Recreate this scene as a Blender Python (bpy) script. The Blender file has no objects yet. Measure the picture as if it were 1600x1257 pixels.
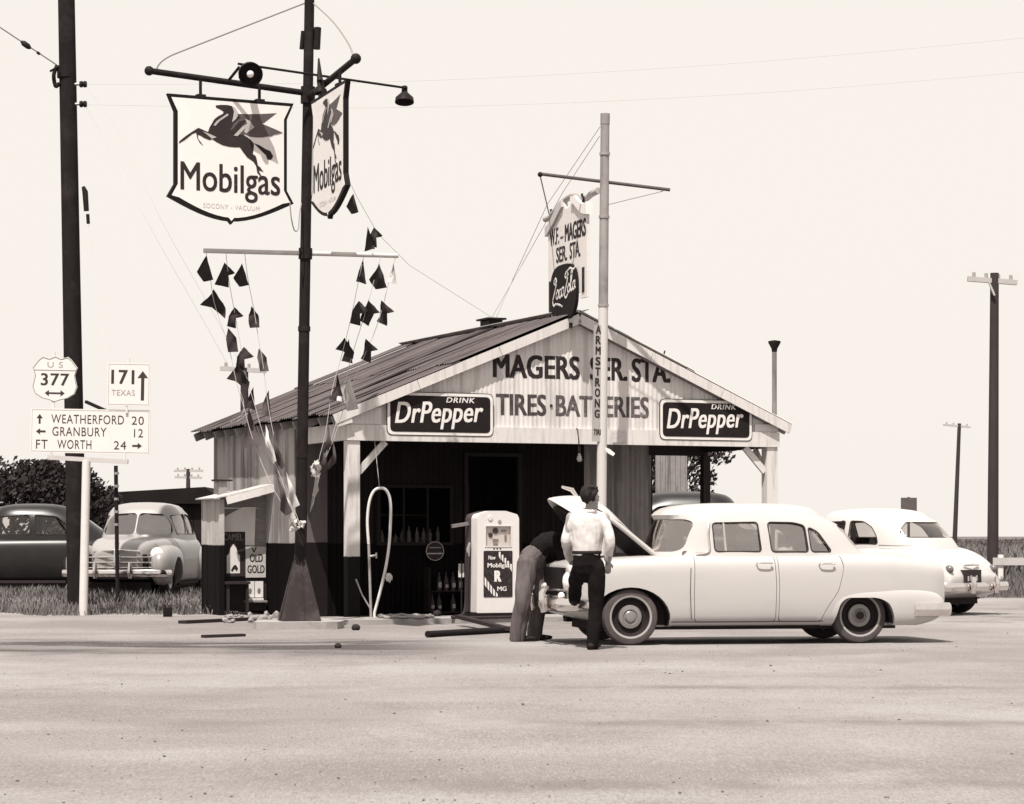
import bpy, bmesh, math, random
from mathutils import Vector, Matrix, noise
random.seed(7)
R = math.radians
scene = bpy.context.scene
C = scene.collection

# ------------------------------------------------------------------ camera
EYE = 1.27
FPX = 3900.0          # focal length in photograph pixels (photograph is 1600 wide)
cam_d = bpy.data.cameras.new("camera")
cam = bpy.data.objects.new("camera", cam_d)
C.objects.link(cam)
cam.location = (0, 0, EYE)
cam.rotation_euler = (R(90), 0, 0)
cam_d.sensor_width = 36.0
cam_d.lens = FPX / 1600.0 * 36.0
cam_d.shift_y = (838 - 628.5) / 1600.0
cam_d.clip_start = 0.5
cam_d.clip_end = 9000.0
scene.camera = cam

# ------------------------------------------------------------------ light
SUN_EL, SUN_AZ = 63.0, math.degrees(math.atan2(-0.27, -0.963))   # azimuth measured from +Y towards +X
sun_dir = Vector((-0.27 * math.cos(R(SUN_EL)), -0.963 * math.cos(R(SUN_EL)), math.sin(R(SUN_EL)))).normalized()
world = bpy.data.worlds.new("World")
scene.world = world
world.use_nodes = True
nt = world.node_tree
for n in list(nt.nodes):
    nt.nodes.remove(n)
out = nt.nodes.new("ShaderNodeOutputWorld")
bg = nt.nodes.new("ShaderNodeBackground")
sky = nt.nodes.new("ShaderNodeTexSky")
sky.sky_type = 'NISHITA'
sky.sun_disc = False
sky.sun_elevation = R(SUN_EL)
sky.sun_rotation = R(SUN_AZ)
sky.dust_density = 4.0
bw = nt.nodes.new("ShaderNodeRGBToBW")
rng = nt.nodes.new("ShaderNodeMapRange")      # an even, hazy, bleached sky
rng.inputs['From Min'].default_value = 0.0
rng.inputs['From Max'].default_value = 14.0
rng.inputs['To Min'].default_value = 7.3
rng.inputs['To Max'].default_value = 8.0
tint = nt.nodes.new("ShaderNodeMix")
tint.data_type = 'RGBA'
tint.blend_type = 'MULTIPLY'
tint.inputs[0].default_value = 1.0
tint.inputs[7].default_value = (1.0, 0.94, 0.875, 1)
nt.links.new(sky.outputs[0], bw.inputs[0])
nt.links.new(bw.outputs[0], rng.inputs[0])
nt.links.new(rng.outputs[0], tint.inputs[6])
nt.links.new(tint.outputs[2], bg.inputs[0])
bg.inputs[1].default_value = 0.084
nt.links.new(bg.outputs[0], out.inputs[0])

sun_d = bpy.data.lights.new("sun", 'SUN')
sun_d.energy = 5.0
sun_d.angle = R(0.53)
sun_d.color = (1.0, 0.955, 0.89)
sun = bpy.data.objects.new("sun", sun_d)
C.objects.link(sun)
sun.rotation_euler = sun_dir.to_track_quat('Z', 'Y').to_euler()
sun.location = (-10, -20, 40)

vs = scene.view_settings
vs.view_transform = 'Standard'
vs.look = 'None'
vs.exposure = 0.6
vs.gamma = 1.0
vs.use_curve_mapping = False
scene.cycles.max_bounces = 8
scene.cycles.transparent_max_bounces = 16

# ------------------------------------------------------------------ helpers
def P(px, py, D):
    """the point seen at photograph pixel (px, py) at distance D along the view"""
    return Vector(((px - 800) * D / FPX, D, EYE + (838 - py) * D / FPX))

def G(px, py):
    D = EYE * FPX / (py - 838.0)
    return Vector(((px - 800) * D / FPX, D, 0))

def T(v):
    w = max(0.0, 1 - v * 4)      # the print's darks lean to a red-brown
    return (v * (1.015 + .12 * w), v * (0.96 - .06 * w), v * (0.935 - .02 * w), 1)

MATS = {}
def mat(name, v, rough=0.75, var=0.25, scale=6.0, bump=0.0, metal=0.0, stretch=(1, 1, 1), spec=0.4, dirt=None,
        coat=0.0, fine=0.0, two=None, streak=None):
    """monochrome procedural material; v = base value.  dirt=(value, amount, scale): blotches.  two=(z, value): painted
    a different value below local z.  streak=(value, amount, stretch): rust or stain runs."""
    if name in MATS:
        return MATS[name]
    m = bpy.data.materials.new(name)
    m.use_nodes = True
    t = m.node_tree
    b = t.nodes["Principled BSDF"]
    L = t.links.new
    co = t.nodes.new("ShaderNodeTexCoord")
    mp = t.nodes.new("ShaderNodeMapping")
    mp.inputs['Scale'].default_value = stretch
    L(co.outputs['Object'], mp.inputs[0])
    nz = t.nodes.new("ShaderNodeTexNoise")
    nz.inputs['Scale'].default_value = scale
    nz.inputs['Detail'].default_value = 6
    nz.inputs['Roughness'].default_value = 0.65
    L(mp.outputs[0], nz.inputs[0])
    cr = t.nodes.new("ShaderNodeMix")
    cr.data_type = 'RGBA'
    L(nz.outputs[0], cr.inputs[0])
    cr.inputs[6].default_value = T(v * (1 - var))
    cr.inputs[7].default_value = T(v * (1 + var))
    col = cr.outputs[2]
    def blend(fac, value):
        nonlocal col
        mx = t.nodes.new("ShaderNodeMix")
        mx.data_type = 'RGBA'
        L(fac, mx.inputs[0])
        L(col, mx.inputs[6])
        mx.inputs[7].default_value = T(value)
        col = mx.outputs[2]
    def ramp(src, lo, hi, top=1.0):
        r = t.nodes.new("ShaderNodeMapRange")
        r.inputs[1].default_value = lo
        r.inputs[2].default_value = hi
        r.inputs[4].default_value = top
        L(src, r.inputs[0])
        return r.outputs[0]
    if dirt:
        n2 = t.nodes.new("ShaderNodeTexNoise")
        n2.inputs['Scale'].default_value = dirt[2]
        n2.inputs['Detail'].default_value = 8
        n2.inputs['Roughness'].default_value = 0.7
        L(co.outputs['Object'], n2.inputs[0])
        blend(ramp(n2.outputs[0], 0.5, 0.75, dirt[1]), dirt[0])
    if streak:
        m2 = t.nodes.new("ShaderNodeMapping")
        m2.inputs['Scale'].default_value = streak[2]
        L(co.outputs['Object'], m2.inputs[0])
        n3 = t.nodes.new("ShaderNodeTexNoise")
        n3.inputs['Scale'].default_value = 1.0
        n3.inputs['Detail'].default_value = 5
        L(m2.outputs[0], n3.inputs[0])
        blend(ramp(n3.outputs[0], 0.5, 0.63, streak[1]), streak[0])
    if fine:
        n4 = t.nodes.new("ShaderNodeTexNoise")
        n4.inputs['Scale'].default_value = 90
        n4.inputs['Detail'].default_value = 3
        L(co.outputs['Object'], n4.inputs[0])
        blend(ramp(n4.outputs[0], 0.62, 0.75, fine), v * 0.3)
    if two:
        sp = t.nodes.new("ShaderNodeSeparateXYZ")
        L(co.outputs['Object'], sp.inputs[0])
        ad = t.nodes.new("ShaderNodeMath")
        ad.operation = 'MULTIPLY_ADD'
        ad.inputs[1].default_value = 0.05
        L(nz.outputs[0], ad.inputs[0])
        L(sp.outputs[2], ad.inputs[2])
        blend(ramp(ad.outputs[0], two[0] + 0.03, two[0] + 0.015), two[1])
    L(col, b.inputs['Base Color'])
    b.inputs['Roughness'].default_value = rough
    b.inputs['Metallic'].default_value = metal
    b.inputs['Specular IOR Level'].default_value = spec if v > 0.1 or coat or metal else min(spec, 0.05)
    b.inputs['Coat Weight'].default_value = coat
    if bump:
        bp = t.nodes.new("ShaderNodeBump")
        bp.inputs['Strength'].default_value = 1.0
        bp.inputs['Distance'].default_value = bump
        L(nz.outputs[0], bp.inputs['Height'])
        L(bp.outputs[0], b.inputs['Normal'])
    MATS[name] = m
    return m

def glass_mat(name, tintv=0.8, refl=0.12):
    if name in MATS:
        return MATS[name]
    m = bpy.data.materials.new(name)
    m.use_nodes = True
    t = m.node_tree
    for n in list(t.nodes):
        t.nodes.remove(n)
    o = t.nodes.new("ShaderNodeOutputMaterial")
    mx = t.nodes.new("ShaderNodeMixShader")
    tr = t.nodes.new("ShaderNodeBsdfTransparent")
    tr.inputs[0].default_value = (tintv, tintv * .985, tintv * .975, 1)
    gl = t.nodes.new("ShaderNodeBsdfGlossy")
    gl.inputs[0].default_value = T(0.95)
    gl.inputs['Roughness'].default_value = 0.03
    lw = t.nodes.new("ShaderNodeLayerWeight")
    lw.inputs[0].default_value = 0.5
    pw_ = t.nodes.new("ShaderNodeMath")
    pw_.operation = 'POWER'
    pw_.inputs[1].default_value = 4.0
    t.links.new(lw.outputs['Facing'], pw_.inputs[0])
    r = t.nodes.new("ShaderNodeMapRange")
    r.inputs[3].default_value = refl
    r.inputs[4].default_value = 0.7
    t.links.new(pw_.outputs[0], r.inputs[0])
    t.links.new(r.outputs[0], mx.inputs[0])
    t.links.new(tr.outputs[0], mx.inputs[1])
    t.links.new(gl.outputs[0], mx.inputs[2])
    t.links.new(mx.outputs[0], o.inputs[0])
    MATS[name] = m
    return m

MW = {}
def thing(name, label, cat, loc=(0, 0, 0), rz=0.0, group=None, M=None):
    o = bpy.data.objects.new(name, None)
    C.objects.link(o)
    o.empty_display_size = 0.2
    if M is None:
        M = Matrix.Translation(Vector(loc)) @ Matrix.Rotation(rz, 4, 'Z')
    o.matrix_world = M
    MW[o.name] = M.copy()
    o['label'] = label
    o['category'] = cat
    if group:
        o['group'] = group
    return o

def part(name, me, m, parent=None, world=False, label=None, loc=None):
    """link mesh me as an object under parent.  world=True: its vertices are world coordinates."""
    o = bpy.data.objects.new(name, me)
    C.objects.link(o)
    if m is not None and not me.materials:
        me.materials.append(m)
    M = Matrix.Identity(4)
    if parent is not None:
        o.parent = parent
        if world:
            me.transform(MW[parent.name].inverted())
        M = MW[parent.name].copy()
    if loc is not None:
        o.location = loc
        M = M @ Matrix.Translation(Vector(loc))
    MW[o.name] = M
    if label:
        o['label'] = label
    return o

def solo(name, me, m, label=None, cat=None, group=None, kind=None):
    o = part(name, me, m)
    if label: o['label'] = label
    if cat: o['category'] = cat
    if group: o['group'] = group
    if kind: o['kind'] = kind
    return o

def smooth(me, ang=40):
    me.polygons.foreach_set('use_smooth', [True] * len(me.polygons))
    try:
        me.set_sharp_from_angle(angle=R(ang))
    except Exception:
        pass
    return me

class MB:
    def __init__(s):
        s.bm = bmesh.new()
    def mesh(s, sm=None, M=None):
        me = bpy.data.meshes.new("mesh")
        bmesh.ops.recalc_face_normals(s.bm, faces=s.bm.faces[:])
        s.bm.to_mesh(me)
        s.bm.free()
        if M is not None:
            me.transform(M)
        if sm:
            smooth(me, sm)
        return me
    def box(s, c, size, M=None, bevel=0.0):
        x, y, z = [k / 2 for k in size]
        vs_ = [s.bm.verts.new((c[0] + a * x, c[1] + b * y, c[2] + d * z)) for a in (-1, 1) for b in (-1, 1) for d in (-1, 1)]
        fs = [s.bm.faces.new([vs_[i] for i in q]) for q in ((0, 1, 3, 2), (4, 6, 7, 5), (0, 4, 5, 1), (2, 3, 7, 6), (0, 2, 6, 4), (1, 5, 7, 3))]
        if bevel:
            es = list({e for f in fs for e in f.edges})
            r = bmesh.ops.bevel(s.bm, geom=es, offset=bevel, segments=2, affect='EDGES', profile=0.6)
            vs_ = list({v for v in r['verts']} | {v for v in vs_ if v.is_valid})
        if M is not None:
            for v in vs_:
                v.co = M @ v.co
        return s
    def bb(s, a, b, bevel=0.0, M=None):
        a = Vector(a); b = Vector(b)
        return s.box((a + b) / 2, [abs(k) for k in (b - a)], M, bevel)
    def beam(s, p, q, w, h, up=(0, 0, 1)):
        """rectangular bar from p to q, width w across, height h along up"""
        p = Vector(p); q = Vector(q)
        d = (q - p)
        L = d.length
        d.normalize()
        sd = d.cross(Vector(up))
        if sd.length < 1e-4:
            sd = Vector((1, 0, 0))
        sd.normalize()
        u2 = sd.cross(d).normalized()
        M = Matrix((( d.x, sd.x, u2.x, 0), (d.y, sd.y, u2.y, 0), (d.z, sd.z, u2.z, 0), (0, 0, 0, 1)))
        M = Matrix.Translation((p + q) / 2) @ M
        return s.box((0, 0, 0), (L, w, h), M)
    def tube(s, pts, r, n=8, cap=True, side=None):
        """round tube; r number or list (numbers or (a, b) pairs)"""
        pts = [Vector(p) for p in pts]
        k = len(pts)
        rs = r if isinstance(r, (list, tuple)) else [r] * k
        rings = []
        sd = Vector(side) if side is not None else None
        prev = None
        for i, p in enumerate(pts):
            d = (pts[min(i + 1, k - 1)] - pts[max(i - 1, 0)])
            if d.length < 1e-9:
                d = Vector((0, 0, 1))
            d.normalize()
            if sd is not None:
                a = (sd - d * sd.dot(d))
            elif prev is not None:
                a = prev - d * prev.dot(d)
            else:
                a = d.cross(Vector((0, 0, 1)))
                if a.length < 0.05:
                    a = Vector((1, 0, 0)) - d * d.x
            if a.length < 1e-6:
                a = d.orthogonal()
            a.normalize()
            prev = a
            b = d.cross(a).normalized()
            ra, rb = rs[i] if isinstance(rs[i], (list, tuple)) else (rs[i], rs[i])
            rings.append([s.bm.verts.new(p + a * ra * math.cos(2 * math.pi * j / n) + b * rb * math.sin(2 * math.pi * j / n)) for j in range(n)])
        for i in range(k - 1):
            for j in range(n):
                s.bm.faces.new((rings[i][j], rings[i][(j + 1) % n], rings[i + 1][(j + 1) % n], rings[i + 1][j]))
        if cap:
            s.bm.faces.new(rings[0][::-1])
            s.bm.faces.new(rings[-1])
        return s
    def ball(s, c, r, M=None, u=12, v=8):
        rr = r if isinstance(r, (tuple, list)) else (r, r, r)
        mm = Matrix.Translation(Vector(c)) @ (M or Matrix.Identity(4)) @ Matrix.Diagonal((rr[0], rr[1], rr[2], 1))
        bmesh.ops.create_uvsphere(s.bm, u_segments=u, v_segments=v, radius=1.0, matrix=mm)
        return s
    def lathe(s, prof, M=None, n=24):
        """prof: (radius, height) list, axis z"""
        rings = []
        for r, h in prof:
            if r < 1e-6:
                rings.append([s.bm.verts.new((0, 0, h))])
            else:
                rings.append([s.bm.verts.new((r * math.cos(2 * math.pi * j / n), r * math.sin(2 * math.pi * j / n), h)) for j in range(n)])
        for a, b in zip(rings, rings[1:]):
            for j in range(n):
                q = [a[j % len(a)], a[(j + 1) % len(a)], b[(j + 1) % len(b)], b[j % len(b)]]
                u = []
                for w in q:
                    if w not in u:
                        u.append(w)
                if len(u) > 2:
                    s.bm.faces.new(u)
        if M is not None:
            for ring in rings:
                for v in ring:
                    v.co = M @ v.co
        return s
    def prism(s, poly, d0, d1, M=None):
        """2D polygon in local xy, extruded from z=d0 to d1"""
        a = [s.bm.verts.new((x, y, d0)) for x, y in poly]
        b = [s.bm.verts.new((x, y, d1)) for x, y in poly]
        n = len(poly)
        s.bm.faces.new(a[::-1])
        s.bm.faces.new(b)
        for i in range(n):
            s.bm.faces.new((a[i], a[(i + 1) % n], b[(i + 1) % n], b[i]))
        if M is not None:
            for v in a + b:
                v.co = M @ v.co
        return s
    def strip(s, rows):
        """grid of points -> quads"""
        vv = [[s.bm.verts.new(p) for p in r] for r in rows]
        for a, b in zip(vv, vv[1:]):
            for i in range(len(a) - 1):
                s.bm.faces.new((a[i], a[i + 1], b[i + 1], b[i]))
        return s

def frame(o, xdir):
    """matrix: local x along xdir, local y up, local z towards the reader"""
    x = Vector(xdir).normalized()
    y = Vector((0, 0, 1))
    z = x.cross(y).normalized()
    y = z.cross(x)
    return Matrix(((x.x, y.x, z.x, o[0]), (x.y, y.y, z.y, o[1]), (x.z, y.z, z.z, o[2]), (0, 0, 0, 1)))

def evaluated(o):
    dg = bpy.context.evaluated_depsgraph_get()
    me = bpy.data.meshes.new_from_object(o.evaluated_get(dg))
    return me

def modified(me, mods):
    """run a list of (type, {settings}) modifiers over a mesh and return the result"""
    o = bpy.data.objects.new("tmp", me)
    C.objects.link(o)
    for ty, st in mods:
        m = o.modifiers.new("m", ty)
        for k, v in st.items():
            setattr(m, k, v)
    bpy.context.view_layer.update()
    r = evaluated(o)
    bpy.data.objects.remove(o)
    return r

def boolean(a, b, op='DIFFERENCE'):
    ob = bpy.data.objects.new("tmpb", b)
    C.objects.link(ob)
    r = modified(a, [('BOOLEAN', dict(object=ob, operation=op, solver='EXACT'))])
    bpy.data.objects.remove(ob)
    return r

def join(meshes):
    bm = bmesh.new()
    for m in meshes:
        bm.from_mesh(m)
    me = bpy.data.meshes.new("mesh")
    bm.to_mesh(me)
    bm.free()
    return me

def text_mesh(s, w, h, shear=0.0, bold=0.0, depth=0.004, spacing=1.0):
    cu = bpy.data.curves.new("t", 'FONT')
    cu.body = s
    cu.shear = shear
    cu.extrude = 0.01
    cu.resolution_u = 4
    cu.space_character = spacing
    o = bpy.data.objects.new("t", cu)
    C.objects.link(o)
    bpy.context.view_layer.update()
    me = evaluated(o)
    bpy.data.objects.remove(o)
    xs = [v.co.x for v in me.vertices]; ys = [v.co.y for v in me.vertices]
    x0, x1, y0, y1 = min(xs), max(xs), min(ys), max(ys)
    sx = w / (x1 - x0)
    sy = h / (y1 - y0)
    for v in me.vertices:
        v.co = Vector(((v.co.x - x0) * sx, (v.co.y - y0) * sy, depth if v.co.z > 0 else 0))
    me.materials.clear()
    if bold:                       # a heavier stroke: the outline repeated a little to each side
        ms = []
        bx, by = bold * sx * 1.3, bold * sy * .5
        for k, (dx, dy) in enumerate(((-1, -1), (1, -1), (-1, 1), (1, 1), (0, 0))):
            m2 = me.copy()
            for v in m2.vertices:
                v.co = Vector((bx + (v.co.x + dx * bx) * (w - 2 * bx) / w, by + (v.co.y + dy * by) * (h - 2 * by) / h, v.co.z * (1 + .08 * k) if v.co.z > 0 else -.0002 * k))
            ms.append(m2)
        me = join(ms)
    return me

def round_poly(poly, r, n=4):
    res = []
    k = len(poly)
    for i in range(k):
        p = Vector(poly[i]); a = Vector(poly[i - 1]); b = Vector(poly[(i + 1) % k])
        da = (a - p); db = (b - p)
        q = min(r, da.length * 0.45, db.length * 0.45)
        s0 = p + da.normalized() * q
        s1 = p + db.normalized() * q
        for j in range(n + 1):
            t = j / n
            res.append(((1 - t) ** 2 * s0 + 2 * t * (1 - t) * p + t * t * s1)[:])
    return res

def interp(tab, x):
    if x <= tab[0][0]:
        return tab[0][1]
    for (a, va), (b, vb) in zip(tab, tab[1:]):
        if x <= b:
            t = (x - a) / (b - a)
            return va + (vb - va) * t
    return tab[-1][1]

def spline(tab, x):
    """smooth (Catmull-Rom on uneven knots, monotone-ish) interpolation"""
    n = len(tab)
    if x <= tab[0][0]: return tab[0][1]
    if x >= tab[-1][0]: return tab[-1][1]
    for i in range(n - 1):
        if x <= tab[i + 1][0]:
            break
    def sl(j):
        if j <= 0: return (tab[1][1] - tab[0][1]) / (tab[1][0] - tab[0][0])
        if j >= n - 1: return (tab[-1][1] - tab[-2][1]) / (tab[-1][0] - tab[-2][0])
        a = (tab[j][1] - tab[j - 1][1]) / (tab[j][0] - tab[j - 1][0])
        b = (tab[j + 1][1] - tab[j][1]) / (tab[j + 1][0] - tab[j][0])
        return 0 if a * b <= 0 else 2 * a * b / (a + b)
    h = tab[i + 1][0] - tab[i][0]
    t = (x - tab[i][0]) / h
    m0, m1 = sl(i) * h, sl(i + 1) * h
    return (2*t**3 - 3*t*t + 1) * tab[i][1] + (t**3 - 2*t*t + t) * m0 + (-2*t**3 + 3*t*t) * tab[i + 1][1] + (t**3 - t*t) * m1

def catmull(pts, n=6):
    pts = [Vector(p) for p in pts]
    res = []
    for i in range(len(pts) - 1):
        p0 = pts[max(i - 1, 0)]; p1 = pts[i]; p2 = pts[i + 1]; p3 = pts[min(i + 2, len(pts) - 1)]
        for j in range(n):
            t = j / n
            res.append(0.5 * ((2 * p1) + (p2 - p0) * t + (2*p0 - 5*p1 + 4*p2 - p3) * t*t + (3*p1 - p0 - 3*p2 + p3) * t**3))
    res.append(pts[-1])
    return res

# shared materials
white = mat('white_paint', 0.62, 0.55, 0.06, 3, dirt=(0.42, 0.35, 2.5), streak=(0.4, 0.25, (9, 9, 0.8)))
board_white = mat('board_white', 0.54, 0.7, 0.12, 5, dirt=(0.3, 0.45, 5), streak=(0.3, 0.4, (14, 14, 1.2)), fine=0.3)
black = mat('black_paint', 0.012, 0.5, 0.3, 5)
ink = mat('lettering_black', 0.025, 0.6, 0.35, 9, dirt=(0.12, 0.35, 16))
ink_faded = mat('lettering_faded', 0.075, 0.7, 0.45, 7, dirt=(0.4, 0.5, 10))
dark_metal = mat('dark_metal', 0.015, 0.5, 0.4, 12, metal=0.0, dirt=(0.05, 0.4, 9))
grey_metal = mat('grey_metal', 0.3, 0.45, 0.25, 9, metal=0.3, dirt=(0.15, 0.5, 6))
galv = mat('galvanised', 0.5, 0.5, 0.2, 4, metal=0.2, dirt=(0.25, 0.5, 3))
chrome = mat('chrome', 0.75, 0.13, 0.05, 5, metal=1.0, dirt=(0.4, 0.3, 9))
rubber = mat('rubber', 0.03, 0.8, 0.3, 20)
wood_dark = mat('wood_dark', 0.028, 0.85, 0.4, 3, stretch=(6, 6, 0.6), bump=0.006)
wood_grey = mat('wood_grey', 0.22, 0.85, 0.35, 3, stretch=(6, 6, 0.6), bump=0.004, dirt=(0.08, 0.5, 3))
wire_mat = mat('wire', 0.2, 0.6, 0.1, 5)
faint_wire = mat('wire_faint', 0.42, 0.6, 0.1, 5)
# ------------------------------------------------------------------ ground
def sstep(a, b, x):
    t = max(0, min(1, (x - a) / (b - a)))
    return t * t * (3 - 2 * t)

def gz(x, y):
    z = 0.16 * sstep(41.5, 46, y) * sstep(-4.2, -5.6, x) * (1 - sstep(70, 95, y))
    return z

def ground_mat():
    m = bpy.data.materials.new("ground_dirt")
    m.use_nodes = True
    t = m.node_tree
    b = t.nodes["Principled BSDF"]
    L = t.links.new
    N = t.nodes.new
    co = N("ShaderNodeTexCoord")
    sp = N("ShaderNodeSeparateXYZ")
    L(co.outputs['Object'], sp.inputs[0])
    def noi(scale, stretch=(1, 1, 1), detail=6, rough=0.6):
        mp = N("ShaderNodeMapping")
        mp.inputs['Scale'].default_value = stretch
        L(co.outputs['Object'], mp.inputs[0])
        n = N("ShaderNodeTexNoise")
        n.inputs['Scale'].default_value = scale
        n.inputs['Detail'].default_value = detail
        n.inputs['Roughness'].default_value = rough
        L(mp.outputs[0], n.inputs[0])
        return n.outputs[0]
    def rampf(src, a, c, lo=0.0, hi=1.0):
        r = N("ShaderNodeMapRange")
        r.interpolation_type = 'SMOOTHSTEP'
        r.inputs[1].default_value = a; r.inputs[2].default_value = c
        r.inputs[3].default_value = lo; r.inputs[4].default_value = hi
        L(src, r.inputs[0])
        return r.outputs[0]
    def math2(op, a, c):
        n = N("ShaderNodeMath"); n.operation = op
        for i, q in enumerate((a, c)):
            if isinstance(q, (int, float)): n.inputs[i].default_value = q
            else: L(q, n.inputs[i])
        return n.outputs[0]
    col = None
    def mixc(fac, c0, c1):
        n = N("ShaderNodeMix"); n.data_type = 'RGBA'
        L(fac, n.inputs[0])
        for i, q in ((6, c0), (7, c1)):
            if isinstance(q, tuple): n.inputs[i].default_value = q
            else: L(q, n.inputs[i])
        return n.outputs[2]
    big = noi(0.16, (0.45, 1, 1), 5, 0.55)
    mid = noi(0.9, (0.8, 0.55, 1), 8, 0.68)
    fin = noi(20, (1, .22, 1), 7, 0.8)
    spk = noi(7, (1, .3, 1), 5, 0.7)
    col = mixc(rampf(big, 0.35, 0.65), T(0.165), T(0.265))
    col = mixc(rampf(mid, 0.48, 0.7, 0, 0.7), col, T(0.15))
    col = mixc(rampf(mid, 0.5, 0.28, 0, 0.5), col, T(0.295))
    col = mixc(rampf(fin, 0.5, 0.72, 0, 0.5), col, T(0.11))
    col = mixc(rampf(spk, 0.66, 0.74, 0, 0.5), col, T(0.11))
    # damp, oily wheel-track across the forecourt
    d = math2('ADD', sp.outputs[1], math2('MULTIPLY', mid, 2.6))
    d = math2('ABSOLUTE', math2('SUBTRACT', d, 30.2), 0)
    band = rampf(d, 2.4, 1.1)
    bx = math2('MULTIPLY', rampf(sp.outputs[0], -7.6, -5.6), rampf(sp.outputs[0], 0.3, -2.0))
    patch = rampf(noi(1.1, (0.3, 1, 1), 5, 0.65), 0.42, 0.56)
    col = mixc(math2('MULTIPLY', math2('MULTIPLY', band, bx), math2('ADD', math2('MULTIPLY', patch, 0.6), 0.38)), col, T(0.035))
    # fine grit, and two worn tyre tracks in the foreground
    grit = noi(75, (1, .16, 1), 3, 0.8)
    col = mixc(rampf(grit, 0.5, 0.66, 0, 0.5), col, T(0.12))
    col = mixc(rampf(grit, 0.48, 0.34, 0, 0.4), col, T(0.34))
    for yy, ww in ((17.6, 0.5), (13.4, 0.4), (21.5, 0.35)):
        e = math2('ADD', sp.outputs[1], math2('MULTIPLY', big, 1.3))
        e = math2('ABSOLUTE', math2('SUBTRACT', e, yy), 0)
        tr_ = math2('MULTIPLY', rampf(e, ww, 0.05), rampf(mid, 0.36, 0.6))
        tr_ = math2('MULTIPLY', tr_, rampf(sp.outputs[0], -1.6, 1.2, 0.25, 0.6))
        col = mixc(tr_, col, T(0.12))
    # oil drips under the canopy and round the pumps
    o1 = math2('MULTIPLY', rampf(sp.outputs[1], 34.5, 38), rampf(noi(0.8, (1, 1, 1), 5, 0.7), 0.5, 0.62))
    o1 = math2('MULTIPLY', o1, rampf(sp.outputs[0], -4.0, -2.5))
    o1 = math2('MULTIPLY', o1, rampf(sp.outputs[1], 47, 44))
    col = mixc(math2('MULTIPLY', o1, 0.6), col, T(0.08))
    # grassland beyond the lot
    edge = noi(0.35, (1, 1, 1), 5, 0.65)
    ey = math2('ADD', sp.outputs[1], math2('MULTIPLY', edge, 5.0))
    fr = rampf(ey, 53.2, 54.6)
    fl = math2('MULTIPLY', rampf(ey, 43.6, 44.8), rampf(sp.outputs[0], -4.2, -4.6))
    fg = math2('MAXIMUM', fr, fl)
    gcol = mixc(rampf(noi(0.5, (0.25, 1, 1), 6, 0.65), 0.3, 0.7), T(0.06), T(0.15))
    col = mixc(fg, col, gcol)
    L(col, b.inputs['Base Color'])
    b.inputs['Roughness'].default_value = 0.95
    b.inputs['Specular IOR Level'].default_value = 0.15
    bp = N("ShaderNodeBump")
    bp.inputs['Distance'].default_value = 0.03
    bp.inputs['Strength'].default_value = 0.8
    hs = math2('ADD', math2('MULTIPLY', fin, 0.5), math2('ADD', math2('MULTIPLY', mid, 0.6), math2('ADD', math2('MULTIPLY', spk, 0.5), math2('MULTIPLY', grit, 0.2))))
    L(hs, bp.inputs['Height'])
    L(bp.outputs[0], b.inputs['Normal'])
    return m

xs = [-3000, -1000, -300, -120, -60, -30] + [-24 + 0.8 * i for i in range(61)] + [30, 60, 120, 300, 1000, 3000]
ys = [-300, -60, -10, 0, 6] + [9 + 0.9 * i for i in range(62)] + [75, 95, 130, 200, 400, 1000, 2500, 6000]
mb = MB()
mb.strip([[(x, y, gz(x, y) + (0.02 * noise.noise((x * .35, y * .35, 0)) if 8 < y < 34 else 0)) for x in xs] for y in ys])
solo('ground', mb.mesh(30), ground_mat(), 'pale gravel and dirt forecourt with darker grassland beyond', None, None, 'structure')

# highway far to the right
mb = MB()
mb.strip([[(x, 101 + k, 0.012) for x in (6, 20, 40, 90, 300)] for k in (0, 6.5)])
solo('road', mb.mesh(), mat('road_pale', 0.3, 0.9, 0.15, 0.7), 'pale far highway crossing the grassland', None, None, 'structure')

# grass and weeds
def blades(name, n, region, hmin, hmax, v, wid, label, clump=0.5):
    bm = bmesh.new()
    k = 0
    tries = 0
    while k < n and tries < n * 30:
        tries += 1
        r = region()
        if r is None: continue
        x, y = r
        d = noise.noise((x * 0.8, y * 0.8, 3.3)) * 0.5 + 0.5
        if random.random() > d * 1.25 + clump - 0.35: continue
        h = random.uniform(hmin, hmax) * (0.5 + d)
        z = gz(x, y) - 0.02
        a = random.uniform(0, math.pi)
        w = wid * random.uniform(0.6, 1.4)
        lx, ly = random.uniform(-.45, .45) * h, random.uniform(-.45, .45) * h
        c, s_ = math.cos(a) * w, math.sin(a) * w
        v0 = bm.verts.new((x - c, y - s_, z)); v1 = bm.verts.new((x + c, y + s_, z))
        v2 = bm.verts.new((x + lx * .4 + c * .7, y + ly * .4 + s_ * .7, z + h * .6)); v3 = bm.verts.new((x + lx * .4 - c * .7, y + ly * .4 - s_ * .7, z + h * .6))
        v4 = bm.verts.new((x + lx, y + ly, z + h))
        bm.faces.new((v0, v1, v2, v3)); bm.faces.new((v3, v2, v4))
        k += 1
    me = bpy.data.meshes.new("mesh")
    bm.to_mesh(me); bm.free()
    return solo(name, me, mat(name + '_mat', v, 0.9, 0.7, 1.8, spec=0.1), label, None, None, 'stuff')

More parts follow.
